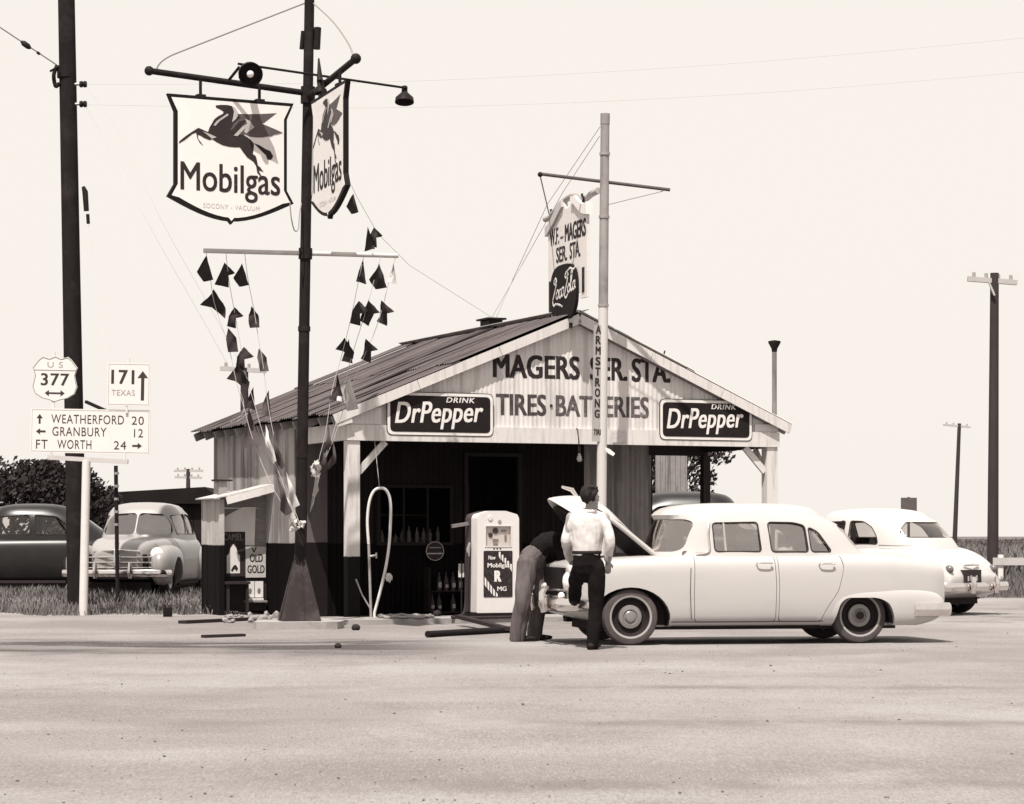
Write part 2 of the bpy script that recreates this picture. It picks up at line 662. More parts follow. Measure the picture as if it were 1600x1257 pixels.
def reg_left():
    y = random.uniform(39.7, 62); x = random.uniform(-0.235 * y, -4.55 - random.random() * .3)
    e = 40.1 + 1.5 * noise.noise((x * .9, 0, 5)) + 0.5 * noise.noise((x * 3, 1, 5))
    return (x, y) if y > e else None
blades('grass', 26000, reg_left, 0.05, 0.19, 0.13, 0.012, 'dry weedy grass growing under the parked cars at left')
def reg_edge():
    y = random.uniform(49, 70); x = random.uniform(5, 0.215 * y)
    e = 51 + 1.5 * noise.noise((x * .5, 0, 9))
    return (x, y) if y > e else None
blades('weeds', 9000, reg_edge, 0.1, 0.28, 0.12, 0.014, 'dry grass along the far right edge of the lot')
def reg_field():
    y = 72 + 130 * random.random() ** 1.6; x = random.uniform(0.08 * y, 0.22 * y)
    if 99.5 < y < 109: return None
    return (x, y)
blades('crop_field', 22000, reg_field, 0.3, 0.75, 0.14, 0.045, 'grey rows of crops in the field behind the parked cars', 0.8)
def reg_far():
    y = 205 + 500 * random.random() ** 1.5
    return (random.uniform(0.06 * y, 0.22 * y), y)
blades('far_crops', 9000, reg_far, 0.25, 0.72, 0.1, 0.16, 'far grey crops along the skyline at right', 0.8)

# loose gravel on the forecourt
bm = bmesh.new()
for i in range(800):
    y = 11.5 + 26 * random.random() ** 1.2
    x = random.uniform(-0.215 * y, 0.215 * y)
    r = random.choice((0.004, 0.004, 0.004, 0.005, 0.006, 0.008)) * random.uniform(.7, 1.3)
    M = Matrix.Translation((x, y, r * .25)) @ Matrix.Rotation(random.uniform(0, 6), 4, 'Z') @ Matrix.Diagonal((r * random.uniform(1, 1.8), r * random.uniform(.8, 1.3), r * random.uniform(.5, .9), 1))
    bmesh.ops.create_icosphere(bm, subdivisions=1, radius=1, matrix=M)
me = bpy.data.meshes.new("mesh"); bm.to_mesh(me); bm.free()
solo('gravel', me, mat('gravel_mat', 0.11, 0.9, 0.6, 1.1), 'loose stones scattered over the dirt forecourt', None, None, 'stuff')

# ------------------------------------------------------------------ service station building
ALPHA = R(23.5)
ORG = Vector((-2.438, 37.0, 0))
BM_ = Matrix.Translation(ORG) @ Matrix.Rotation(ALPHA, 4, 'Z')
def B(u, v, z):
    return BM_ @ Vector((u, v, z))
U = (BM_.to_3x3() @ Vector((1, 0, 0)))
V = (BM_.to_3x3() @ Vector((0, 1, 0)))
W = 7.28
RU, RZ = 3.74, 4.70              # ridge
EL, EZL = -0.25, 3.07            # left eave
ER, EZR = 7.46, 3.05             # right eave
VF, VR = -0.11, 7.3              # roof front and rear
def roofz(u):
    return RZ - (RU - u) * (RZ - EZL) / (RU - EL) if u < RU else RZ - (u - RU) * (RZ - EZR) / (ER - RU)

station = thing('service_station', 'white tin-fronted gabled service station with painted lettering and open canopy', 'building', M=BM_)

tin_white = mat('tin_white', 0.56, 0.6, 0.1, 2, dirt=(0.34, 0.45, 1.6), streak=(0.25, 0.5, (6, 6, 0.5)))
tin_shaded = mat('tin_shaded', 0.011, 0.8, 0.3, 3, dirt=(0.02, 0.6, 2), streak=(0.018, 0.5, (8, 8, 0.6)), two=(1.16, 0.004))  # office tin taken near black: the canopy's shade is put into its colour
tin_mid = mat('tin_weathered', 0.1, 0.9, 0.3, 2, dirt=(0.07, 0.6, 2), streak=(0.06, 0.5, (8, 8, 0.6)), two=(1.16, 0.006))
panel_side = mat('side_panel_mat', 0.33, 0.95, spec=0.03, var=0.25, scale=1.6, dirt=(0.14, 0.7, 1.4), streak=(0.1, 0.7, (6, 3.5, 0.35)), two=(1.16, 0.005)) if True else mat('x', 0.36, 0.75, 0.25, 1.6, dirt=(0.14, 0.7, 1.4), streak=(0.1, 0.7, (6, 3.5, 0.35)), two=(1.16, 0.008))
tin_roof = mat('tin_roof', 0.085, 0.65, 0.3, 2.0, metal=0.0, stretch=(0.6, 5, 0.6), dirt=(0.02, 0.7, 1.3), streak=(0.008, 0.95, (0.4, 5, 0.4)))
tin_roof_lit = mat('tin_roof_sunlit', 0.55, 0.6, 0.2, 2.0, stretch=(0.6, 5, 0.6), dirt=(0.3, 0.4, 1.2))  # lit copy of the roof tin: sunlight on the right slope painted in
post_mat = mat('post_paint', 0.54, 0.7, 0.12, 5, dirt=(0.3, 0.4, 5), streak=(0.25, 0.5, (14, 14, 1.2)), two=(0.97, 0.01), spec=0.05)

def corr(u0, u1, zb, zt, v, amp=0.005, pitch=0.076, step=6):
    """corrugated sheet in the facade plane; zb and zt are numbers or functions of u"""
    n = max(2, int((u1 - u0) / pitch * step))
    lo, hi = [], []
    for i in range(n + 1):
        u = u0 + (u1 - u0) * i / n
        vv = v - amp * math.sin(2 * math.pi * u / pitch)
        lo.append((u, vv, zb(u) if callable(zb) else zb))
        hi.append((u, vv, zt(u) if callable(zt) else zt))
    return MB().strip([lo, hi]).mesh(60)

# front gable: twelve sheets
for i in range(12):
    u0 = 0.0 + i * W / 12; u1 = u0 + W / 12 + 0.02
    part('wall_sheet', corr(u0, min(u1, W), 2.88, lambda u: roofz(u) - 0.07, 0.0 - 0.002 * (i % 2)), tin_white, station)
mb = MB(); mb.bb((-0.02, -0.045, 2.69), (W + 0.02, 0.06, 2.925))
part('beam', mb.mesh(), board_white, station)
# corner boards beside the signs
mb = MB(); mb.bb((-0.01, -0.03, 2.93), (0.52, -0.012, 3.18)); part('corner_board', mb.mesh(), board_white, station)
mb = MB(); mb.bb((6.86, -0.03, 2.93), (W, -0.012, 3.05)); part('corner_board', mb.mesh(), board_white, station)
# rake boards
for (ua, ub) in ((EL, RU + 0.012), (ER, RU - 0.012)):
    p = Vector((ua, VF - 0.012, roofz(ua) - 0.075)); q = Vector((ub, VF - 0.012, roofz(ub) - 0.075))
    mb = MB()
    half = (p + q) / 2
    for k in range(3):
        a = p + (q - p) * k / 3; b_ = p + (q - p) * (k + 1) / 3 - (q - p).normalized() * 0.008
        mbk = MB(); mbk.beam(a, b_, 0.028, 0.145, (0, 0, 1)); part('rake_board', mbk.mesh(), board_white, station)
    mb.bm.free()
# roof sheets (corrugations run down the slope)
def roof_sheet(ua, ub, v0, v1, lift):
    n = 42
    rows = []
    nrm = 0.014
    for k in range(4):
        f = k / 3
        u = ua + (ub - ua) * f
        z = roofz(u) + lift + 0.012
        rows.append([(u, v0 + (v1 - v0) * i / n, z + nrm * math.sin(2 * math.pi * i * 6.5 / n) + 0.006 * noise.noise((u, v0 * 3 + i * .1, 1))) for i in range(n + 1)])
    return MB().strip(rows).mesh(60)
for i in range(12):
    v0 = VF - 0.03 + i * (VR - VF) / 12; v1 = v0 + (VR - VF) / 12 + 0.03
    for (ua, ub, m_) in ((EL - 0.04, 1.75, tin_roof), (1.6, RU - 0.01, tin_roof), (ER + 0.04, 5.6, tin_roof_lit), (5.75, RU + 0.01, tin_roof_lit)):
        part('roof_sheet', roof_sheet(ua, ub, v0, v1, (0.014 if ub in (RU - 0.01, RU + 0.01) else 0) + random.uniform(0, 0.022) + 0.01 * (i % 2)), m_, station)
mb = MB()
for sgn in (-1, 1):
    mb.beam((RU + sgn * 0.075, VF - 0.03, RZ + 0.03), (RU + sgn * 0.075, VR, RZ + 0.03), 0.17, 0.008, (sgn * -0.4, 0, 1))
part('ridge_cap', mb.mesh(), mat('ridge_cap_mat', 0.34, 0.6, 0.3, 3, dirt=(0.1, 0.5, 2)), station)
# under-roof deck, rafters with tails under the eaves
mb = MB()
for (ua, ub) in ((EL + .02, RU), (ER - .02, RU)):
    mb.strip([[(ua, VF + .02, roofz(ua) - .025), (ua, VR - .02, roofz(ua) - .025)], [(ub, VF + .02, roofz(ub) - .025), (ub, VR - .02, roofz(ub) - .025)]])
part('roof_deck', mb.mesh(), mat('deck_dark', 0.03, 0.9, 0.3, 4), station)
for i in range(13):
    v = VF + 0.12 + i * (VR - VF - 0.2) / 12
    for (ua, ub) in ((EL + 0.02, RU), (ER - 0.02, RU)):
        mb = MB(); mb.beam((ua, v, roofz(ua) - 0.1), (ub, v, roofz(ub) - 0.1), 0.05, 0.13)
        part('rafter', mb.mesh(), wood_grey, station)
# exposed fascia block at the left front corner
mb = MB(); mb.beam((-0.22, -0.10, 2.95), (0.02, -0.10, 3.02), 0.05, 0.14); part('rafter_end', mb.mesh(), board_white, station)
# side beams of the canopy
mb = MB(); mb.bb((0.0, 0.07, 2.70), (0.09, 2.36, 2.95)); part('side_beam', mb.mesh(), board_white, station)
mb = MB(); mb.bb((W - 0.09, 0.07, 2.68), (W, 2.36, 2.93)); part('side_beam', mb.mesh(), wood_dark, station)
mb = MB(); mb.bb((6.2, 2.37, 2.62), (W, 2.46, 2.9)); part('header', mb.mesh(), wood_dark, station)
# soffit above the canopy
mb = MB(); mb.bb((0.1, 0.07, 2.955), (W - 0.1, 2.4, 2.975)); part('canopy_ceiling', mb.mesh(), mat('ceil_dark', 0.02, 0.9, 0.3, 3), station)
# posts
def post(u0, u1, v0, v1, zt, m_):
    mb = MB(); mb.bb((u0, v0, -0.02), (u1, v1, zt), 0.006); return part('post', mb.mesh(), m_, station)
post(0.0, 0.19, -0.02, 0.17, 2.688, post_mat)
post(W - 0.19, W, -0.02, 0.17, 2.688, post_mat)
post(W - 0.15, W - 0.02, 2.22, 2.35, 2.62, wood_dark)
for a, b_ in (((0.19, 0.07, 2.22), (0.62, 0.07, 2.68)), ((W - 0.19, 0.07, 2.3), (W - 0.55, 0.07, 2.68)), ((W - 0.1, 0.17, 2.25), (W - 0.1, 0.55, 2.67))):
    mb = MB(); mb.beam(a, b_, 0.05, 0.10, (0, 0, 1)); part('brace', mb.mesh(), board_white, station)
# office front wall, set back behind the canopy; openings for a window and a door
VW = 2.4
WX0, WX1, WZ0, WZ1 = 1.40, 2.60, 1.17, 2.04
DX0, DX1, DZ1 = 2.91, 3.80, 2.56
ofs = 6.23
def sheetrow(u0, u1, z0, z1, m_, v=VW, step=0.62):
    n = max(1, round((u1 - u0) / step))
    for i in range(n):
        a = u0 + (u1 - u0) * i / n; b_ = u0 + (u1 - u0) * (i + 1) / n + 0.01
        part('wall_sheet', corr(a, min(b_, u1), z0, z1, v - 0.003 * (i % 2), 0.012, 0.09), m_, station)
mb = MB(); mb.bb((0.0, VW - .01, 1.17), (0.52, VW + .02, 2.95)); part('wall_panel', mb.mesh(), tin_mid, station)
mb = MB(); mb.bb((0.0, VW - .02, 0.0), (0.52, VW + .02, 1.168)); part('wainscot', mb.mesh(), black, station)
sheetrow(0.53, WX0, 0, 2.95, tin_shaded)
sheetrow(WX0, WX1, 0, WZ0, tin_shaded); sheetrow(WX0, WX1, WZ1, 2.95, tin_shaded)
sheetrow(WX1, DX0, 0, 2.95, tin_shaded); sheetrow(DX0, DX1, DZ1, 2.95, tin_shaded)
sheetrow(DX1, 5.0, 0, 2.95, tin_shaded); sheetrow(5.0, ofs, 0, 2.9, mat('tin_right_lit', 0.24, 0.7, 0.3, 2, dirt=(0.08, 0.6, 2), streak=(0.07, 0.6, (8, 8, .6)), two=(1.0, 0.05)))  # right-hand sheets: lighter copy of the wall tin, partial sunlight put into the colour
win = part('window', MB().bb((WX0 - .05, VW - .05, WZ0 - .05), (WX0, VW + .04, WZ1 + .05)).bb((WX1, VW - .05, WZ0 - .05), (WX1 + .05, VW + .04, WZ1 + .05)).bb((WX0, VW - .05, WZ0 - .05), (WX1, VW + .04, WZ0)).bb((WX0, VW - .05, WZ1), (WX1, VW + .04, WZ1 + .05))
           .bb((WX0 + .39, VW - .03, WZ0), (WX0 + .42, VW, WZ1)).bb((WX0 + .8, VW - .03, WZ0), (WX0 + .83, VW, WZ1)).mesh(), mat('window_frame', 0.015, 0.7, 0.3, 5), station)
for (a, b_) in ((WX0, WX0 + .39), (WX0 + .42, WX0 + .8), (WX0 + .83, WX1)):
    part('pane', MB().bb((a, VW - .018, WZ0), (b_, VW - .012, WZ1)).mesh(), glass_mat('window_glass', 0.7, 0.0), win)
part('door_frame', MB().bb((DX0 - .06, VW - .05, 0), (DX0, VW + .05, DZ1 + .06)).bb((DX1, VW - .05, 0), (DX1 + .06, VW + .05, DZ1 + .06)).bb((DX0, VW - .05, DZ1), (DX1, VW + .05, DZ1 + .06)).mesh(), mat('door_frame_mat', 0.02, .7, .3, 5), station)
dr = part('door', MB().bb((DX0 + .02, VW + .06, 0.02), (DX0 + .06, VW + .86, 2.1)).mesh(), wood_dark, station)
part('handle', MB().ball((DX0 + .09, VW + .8, 1.0), .03).mesh(40), grey_metal, dr)
# left side wall panels, right wall, back wall, floor
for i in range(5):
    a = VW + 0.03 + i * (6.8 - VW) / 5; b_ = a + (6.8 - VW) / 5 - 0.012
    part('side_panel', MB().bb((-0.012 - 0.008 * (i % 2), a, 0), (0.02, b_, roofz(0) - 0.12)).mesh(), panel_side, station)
part('rear_wall', MB().bb((0.03, 6.75, 0), (ofs, 6.8, 2.95)).mesh(), tin_mid, station)
mb = MB(); mb.prism([(0.03, 2.96), (W - .2, 2.96), (RU, RZ - .12)], -6.8, -6.76, Matrix(((1, 0, 0, 0), (0, 0, -1, 0), (0, 1, 0, 0), (0, 0, 0, 1))))
part('rear_gable', mb.mesh(), tin_mid, station)
part('right_wall', MB().bb((ofs, VW + .02, 0), (ofs + .04, 6.8, 2.95)).mesh(), tin_shaded, station)
part('floor_slab', MB().bb((0.03, VW + .03, -.02), (ofs, 6.74, 0.03)).mesh(), mat('floor_dark', 0.02, .8, .3, 3), station)
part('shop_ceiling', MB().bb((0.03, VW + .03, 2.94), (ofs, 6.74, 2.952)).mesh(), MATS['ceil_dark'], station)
# counter and shelves inside the window
part('shelf', MB().bb((1.2, 3.4, 0.05), (2.7, 3.7, 1.25)).bb((1.2, 3.6, 1.6), (2.7, 3.75, 1.63)).mesh(), wood_grey, station)
# window ledge goods
for i in range(9):
    u = 1.5 + i * 0.12 + random.uniform(-.02, .02)
    h = random.uniform(.14, .26)
    o = solo('bottle', MB().lathe([(0, 0), (.032, 0), (.034, h * .6), (.012, h * .8), (.012, h), (0, h)], Matrix.Translation(B(u, VW + .16, WZ0 + .0)), 10).mesh(40), mat('bottle_pale', 0.35, .3, .4, 6),
         'small bottle or jar standing on the ledge inside the dark shop window', 'bottle', 'goods on the window ledge')
part('ledge', MB().bb((WX0, VW + .04, WZ0 - .04), (WX1, VW + .3, WZ0 - .002)).mesh(), wood_grey, station)
# ridge ventilator and a lifted tin edge
rv = MB(); rv.bb((RU - .12, 3.15, RZ), (RU + .12, 3.55, RZ + .16), .01).bb((RU - .17, 3.1, RZ + .16), (RU + .17, 3.6, RZ + .19))
part('roof_vent', rv.mesh(), dark_metal, station)
rows = []
for k in range(2):
    rows.append([(5.72 + .02 * k, 0.9 + i * .02 , roofz(5.72) + .33 + .05 * k + .008 * math.sin(i * 1.6) + (.05 if i < 4 and k else 0)) for i in range(40)])
part('lifted_sheet', MB().strip(rows).mesh(60), dark_metal, station)
part('sheet_prop', MB().beam((5.73, 1.0, roofz(5.73)), (5.73, 1.0, roofz(5.73) + .34), .02, .02).beam((5.73, 1.6, roofz(5.73)), (5.73, 1.6, roofz(5.73) + .33), .02, .02).mesh(), dark_metal, station)

# painted lettering on the gable
VL = -0.0165
def word(s, u0, u1, z0, z1, m_, bold=0.02, parent=station, v=VL, name='lettering', shear=0):
    me = text_mesh(s, u1 - u0, z1 - z0, shear, bold, 0.003)
    # paint lies on the ribs: cut the letters along the corrugation and drape them over it
    bm = bmesh.new(); bm.from_mesh(me)
    bmesh.ops.delete(bm, geom=[f for f in bm.faces if f.calc_center_median().z < .0029], context='FACES')
    for k in range(1, int((u1 - u0) / 0.0127) + 1):
        bmesh.ops.bisect_plane(bm, geom=bm.verts[:] + bm.edges[:] + bm.faces[:], plane_co=(k * .0127, 0, 0), plane_no=(1, 0, 0))
    for q in bm.verts:
        u = u0 + q.co.x
        q.co = Vector((u, -0.005 * math.sin(2 * math.pi * u / .076) - .0045 - (q.co.z - .003) * .8, z0 + q.co.y))
    bm.to_mesh(me); bm.free()
    return part(name, me, m_, parent)
word('MAGERS', 2.34, 3.80, 3.68, 4.04, ink, 0.028)
word('SER.', 3.97, 4.62, 3.68, 4.04, ink, 0.028)
word('STA.', 4.69, 5.37, 3.67, 4.04, ink, 0.028)
word('TIRES', 2.39, 3.23, 3.11, 3.44, mat('lettering_grey', .05, .7, .4, 7, dirt=(.35, .3, 9)), 0.024)
word('BATTERIES', 3.39, 4.99, 3.11, 3.44, ink_faded, 0.024)
for (u, z, r) in ((2.10, 3.95, .036), (5.53, 3.83, .03), (3.31, 3.27, .025)):
    me = MB().lathe([(0, 0), (r, 0), (r, .003), (0, .003)], frame(B(u, -.012, z), U), 14).mesh(); part('painted_dot', me, ink, station, world=True)

# two soda signs on the gable
sign_dark = mat('sign_dark_red', 0.014, 0.5, 0.25, 6, dirt=(0.04, 0.3, 5))
def soda_sign(u0, u1, z0, z1, label):
    F = frame(B(u0, -0.04, z0), U)
    w, h = u1 - u0, z1 - z0
    t = thing('soda_sign', label, 'sign', M=F, group='oblong soda signs on the gable')
    rr = lambda e, r: round_poly([(e, e), (w - e, e), (w - e, h - e), (e, h - e)], r, 5)
    part('backing', MB().prism(rr(0, .1), 0, .012).mesh(), ink, t)
    part('border', MB().prism(rr(.012, .09), .012, .016).mesh(), white, t)
    part('panel', MB().prism(rr(.055, .075), .016, .02).mesh(), sign_dark, t)
    me = text_mesh('DrPepper', w * .83, h * .64, 0.26, 0.016, .004, 1.04); me.transform(Matrix.Translation((w * .075, h * .12, .02)) @ Matrix.Rotation(R(1.6), 4, 'Z'))
    part('lettering', me, white, t)
    me = text_mesh('DRINK', w * .27, h * .12, 0.2, 0.015, .004, 1.15); me.transform(Matrix.Translation((w * .55, h * .77, .02)))
    part('lettering', me, white, t)
soda_sign(0.60, 2.33, 2.775, 3.43, 'dark soda sign on the left of the gable beside TIRES')
soda_sign(5.15, 6.80, 2.775, 3.42, 'dark soda sign on the right of the gable beside BATTERIES')

# bare bulb on its cord
lb = thing('light_bulb', 'bare light bulb on a short cord below the canopy beam', 'light bulb', loc=B(3.74, -0.11, 2.46))
part('cord', MB().tube([B(3.72, -.05, 2.93), B(3.72, -.1, 2.9), B(3.735, -.11, 2.62)], .008, 6).mesh(40), dark_metal, lb, world=True)
part('socket', MB().lathe([(0, .18), (.02, .18), (.025, .1), (.022, .08), (0, .08)], None, 12).mesh(40), dark_metal, lb)
part('globe', MB().lathe([(.018, .09), (.025, .06), (.042, .02), (.045, -.01), (.035, -.04), (0, -.055)], None, 14).mesh(60), glass_mat('bulb_glass', .85, .25), lb)

# ------------------------------------------------------------------ kiosk leaning on the left wall
kM = Matrix.Translation(P(345, 962, 40.0)) @ Matrix.Rotation(R(23.5), 4, 'Z')
kM.translation.z = 0
kiosk = thing('lean_to_shed', 'small weathered lean-to shed with cigarette posters on its front', 'shed', M=kM)
kw, kd = .86, .92
shed_w = mat('shed_wall', 0.36, 0.8, 0.25, 3, dirt=(0.12, .6, 3), streak=(.6, .35, (5, 5, 1.5)), two=(1.13, 0.007), spec=0.05)
shed_b = mat('shed_board', 0.2, 0.8, 0.3, 3, stretch=(1, 1, 8), dirt=(0.1, .6, 4))
for i in range(4):      # boards of the left side
    part('side_board', MB().bb((-.02 - .006 * (i % 2), .02 + i * .225, 0), (.01, .02 + i * .225 + .218, 1.86 - .0 * i)).mesh(), shed_w, kiosk)
part('corner_post', MB().bb((-.035, -.03, 0), (.05, .018, 1.86)).mesh(), shed_w, kiosk)
part('corner_post', MB().bb((-.035, kd + .01, 0), (.03, kd + .05, 1.86)).mesh(), shed_w, kiosk)
for i in range(10):
    part('board', MB().bb((.052, .2, .06 + i * .185), (kw, .22 + .004 * (i % 2), .06 + i * .185 + .178)).mesh(), shed_b if i > 4 else wood_dark, kiosk)
part('bench', MB().bb((.055, -.12, .5), (.46, .2, .54)).mesh(), wood_dark, kiosk)
for x in (.08, .40):
    part('bench_leg', MB().bb((x, -.09, 0), (x + .04, -.05, .5)).mesh(), wood_dark, kiosk)
part('roof_board', MB().beam((-.14, .42, 1.87), (.42, .42, 2.0), 1.1, .02).mesh(), galv, kiosk)
part('roof_board', MB().beam((.05, .18, 1.9), (.95, .18, 2.13), .7, .02).mesh(), galv, kiosk)
part('awning_board', MB().beam((.04, -.19, 1.83), (.92, -.19, 2.06), .02, .11).mesh(), mat('awning_pale', .62, .7, .2, 3, dirt=(.3, .4, 5)), kiosk)
part('lintel_sheet', MB().prism([(.05, 1.32), (.44, 1.32), (.44, 1.12), (.62, 1.12), (.64, 1.74), (.42, 1.74), (.05, 1.55)], .0, .006, Matrix(((1, 0, 0, 0), (0, 0, -1, .2 - .02), (0, 1, 0, 0), (0, 0, 0, 1)))).mesh(), mat('pale_sheet', .62, .7, .15, 4, dirt=(.35, .4, 3)), kiosk)
part('vent_stub', MB().bb((.12, .5, 1.95), (.26, .62, 2.16)).mesh(), wood_grey, kiosk)
part('vent_cap', MB().bb((.04, .46, 2.162), (.34, .66, 2.19)).mesh(), wood_dark, kiosk)
KF = lambda x, y, z: Matrix(((1, 0, 0, x), (0, 0, -1, y), (0, 1, 0, z), (0, 0, 0, 1)))
# posters
pp = thing('poster', 'dark cigarette poster with a pale pack and CAMEL lettering on the lean-to', 'poster', M=kM @ KF(.06, .172, .62))
part('sheet', MB().bb((0, 0, 0), (.40, .72, .004)).mesh(), mat('poster_dark', .03, .6, .4, 6, dirt=(.14, .4, 8)), pp)
me = text_mesh('CAMEL', .33, .11, 0, .01, .002); me.transform(Matrix.Translation((.03, .58, .004))); part('lettering', me, mat('poster_grey', .14, .7, .4, 12), pp)
part('pack_picture', MB().prism([(.09, .05), (.31, .05), (.31, .33), (.27, .38), (.25, .46), (.2, .52), (.15, .45), (.13, .37), (.09, .33)], .004, .006).mesh(), mat('poster_white', .6, .7, .15, 9), pp)
part('pack_mark', MB().prism([(.16, .1), (.2, .17), (.24, .19), (.28, .13), (.26, .08), (.22, .12), (.18, .07)], .006, .008).mesh(), ink, pp)
p2 = thing('poster', 'pale cigarette poster reading OLD GOLD on the lean-to', 'poster', M=kM @ KF(.465, .165, .60))
part('sheet', MB().bb((0, 0, 0), (.34, .50, .004)).mesh(), mat('poster_pale', .42, .7, .2, 5, dirt=(.2, .4, 6)), p2)
for s_, x, y, w_, h_ in (('OLD', .07, .25, .22, .13), ('GOLD', .03, .07, .29, .13)):
    me = text_mesh(s_, w_, h_, 0, .02, .002); me.transform(Matrix.Translation((x, y, .004))); part('lettering', me, ink, p2)
me = text_mesh('V', .1, .09, 0, .02, .002); me.transform(Matrix.Translation((.09, .4, .004))); part('lettering', me, ink, p2)
for k, (x0, lab) in enumerate(((.47, 'left of two small pale picture cards below the OLD GOLD poster'), (.62, 'right of two small pale picture cards below the OLD GOLD poster'))):
    cd = thing('picture_card', lab, 'card', M=kM @ KF(x0, .16, .28), group='small cards on the lean-to')
    part('sheet', MB().bb((0, 0, 0), (.14, .26, .004)).mesh(), MATS['poster_white'], cd)
    part('picture', MB().ball((.07, .1, .004), (.03, .05, .003)).mesh(40), mat('poster_mid', .15, .7, .5, 30), cd)
part('shelf', MB().bb((.45, .06, .2), (.80, .2, .23)).mesh(), wood_grey, kiosk)
for k in range(2):
    solo('carton', MB().bb((.48 + k * .14, .07, .232), (.60 + k * .14, .16, .27)).mesh(None, kM), MATS['poster_white'], ('left' if k == 0 else 'right') + ' flat pale carton on the low shelf under the picture cards', 'carton', 'cartons on the lean-to shelf')

# rubble at the kiosk foot
bm = bmesh.new()
for i in range(34):
    c = G(random.uniform(345, 440), random.uniform(961, 974))
    r = random.uniform(.025, .075)
    bmesh.ops.create_icosphere(bm, subdivisions=1, radius=1, matrix=Matrix.Translation((c.x, c.y, r * .4)) @ Matrix.Rotation(random.uniform(0, 6), 4, (random.random(), random.random(), 1)) @ Matrix.Diagonal((r * 1.3, r, r * .7, 1)))
me = bpy.data.meshes.new("mesh"); bm.to_mesh(me); bm.free()
solo('rubble', me, mat('rubble_mat', .22, .9, .5, 8), 'broken concrete and stones heaped at the foot of the lean-to', None, None, 'stuff')

# ------------------------------------------------------------------ pump island
conc = mat('concrete', .27, .9, .25, 3, bump=.01, dirt=(.07, .8, 2.2), fine=.4)
isl = MB(); isl.bm.free()
pts = []
for i in range(41):
    u = -.75 + 4.6 * i / 40
    pts.append((u, -1.22 + .05 * noise.noise((u * 2.2, 0, 0)) - .12 * math.exp(-((u - 0) / .8) ** 2)))
for i in range(20, -1, -1):
    pts.append((-.75 + 4.6 * i / 20, -.12))
solo('pump_island', MB().prism(pts, -.03, .075, BM_).mesh(), conc, 'low worn concrete pump island in front of the canopy', None, None, 'structure')
# ------------------------------------------------------------------ tall sign pole with its lamps and guys
PD = 34.5
pb = G(468, 981.5); pb.z = 0.09
sp_ = thing('sign_pole', 'tall dark sign pole on a pyramid foot with two sign arms and floodlights', 'sign pole', loc=(pb.x, pb.y, 0))
ptop = P(484, -30, PD)
part('pole', MB().tube([pb, pb + (ptop - pb) * .45, ptop], [.085, .075, .068], 16).mesh(50), mat('pole_black', .014, .6, .5, 5, dirt=(.045, .4, 3)), sp_, world=True)
def paxis(z):
    return pb + (ptop - pb) * ((z - pb.z) / (ptop.z - pb.z))
for z in (2.35, 4.1):
    part('joint_collar', MB().tube([paxis(z), paxis(z + .07)], .086, 16).mesh(50), dark_metal, sp_, world=True)
# pyramid foot of four tapered plates and a ribbed seam
hh = .92; hb = .27
Mz = Matrix.Translation((pb.x, pb.y, .095)) @ Matrix.Rotation(R(12), 4, 'Z')
foot_m = mat('foot_plate', .03, .55, .4, 4, dirt=(.12, .5, 3))
for k in range(4):
    Mk = Mz @ Matrix.Rotation(k * math.pi / 2, 4, 'Z')
    a = [(-hb, -hb, 0), (hb, -hb, 0)]; b_ = [(-.06, -.06, hh), (.06, -.06, hh)]
    part('foot_plate', MB().strip([a, b_]).mesh(None, Mk), foot_m, sp_, world=True)
    part('foot_rib', MB().beam((0.03, -hb - .006, 0), (0.015, -.07, hh - .05), .02, .02).mesh(None, Mk), foot_m, sp_, world=True)
part('flange', MB().bb((-hb - .05, -hb - .05, -.02), (hb + .05, hb + .05, .0)).mesh(None, Mz), dark_metal, sp_, world=True)
# concrete block the pole stands on
cb = []
for i in range(24):
    t = i / 24 * 2 * math.pi
    rr = 1 + .07 * noise.noise((math.cos(t) * 2, math.sin(t) * 2, 0))
    cb.append((pb.x + .60 * rr * max(-1, min(1, 1.3 * math.cos(t))), pb.y + .5 * rr * max(-1, min(1, 1.3 * math.sin(t)))))
solo('concrete_base', MB().prism(cb, -.02, .10).mesh(), conc, 'rough concrete block under the tall sign pole', 'concrete block')
# arms
a1o = paxis(7.39); a1e = P(233, 111, 33.45)
a2o = paxis(7.33); a2e = P(556, 92, 32.3)
part('arm', MB().tube([a1o, a1e], .043, 12).mesh(50), dark_metal, sp_, world=True)
part('arm', MB().tube([a2o, a2e], .043, 12).mesh(50), dark_metal, sp_, world=True)
for q_, r_ in ((a1e, .065), (a2e, .07)):
    part('arm_knob', MB().ball(q_, r_).mesh(50), dark_metal, sp_, world=True)
part('arm_clamp', MB().tube([paxis(7.25), paxis(7.48)], .10, 14).mesh(50), dark_metal, sp_, world=True)
part('pole_top_fitting', MB().tube([paxis(8.0) + Vector((-.1, 0, 0)), paxis(8.25) + Vector((-.08, 0, 0))], .03, 8).tube([paxis(8.0) + Vector((.11, 0, 0)), paxis(8.3) + Vector((.12, 0, 0))], .05, 8).mesh(50), dark_metal, sp_, world=True)
# guys
gt = P(477, 5, PD)
part('guy', MB().tube(catmull([P(246, 113, 33.5), P(247, 103, 33.5), P(262, 90, 33.55), P(300, 74, 33.7), gt]), .011, 6).mesh(50), wire_mat, sp_, world=True)
part('guy', MB().tube(catmull([P(551, 97, 32.4), P(551, 85, 32.45), P(543, 66, 32.7), P(520, 34, 33.6), P(489, 5, PD)]), .011, 6).mesh(50), wire_mat, sp_, world=True)
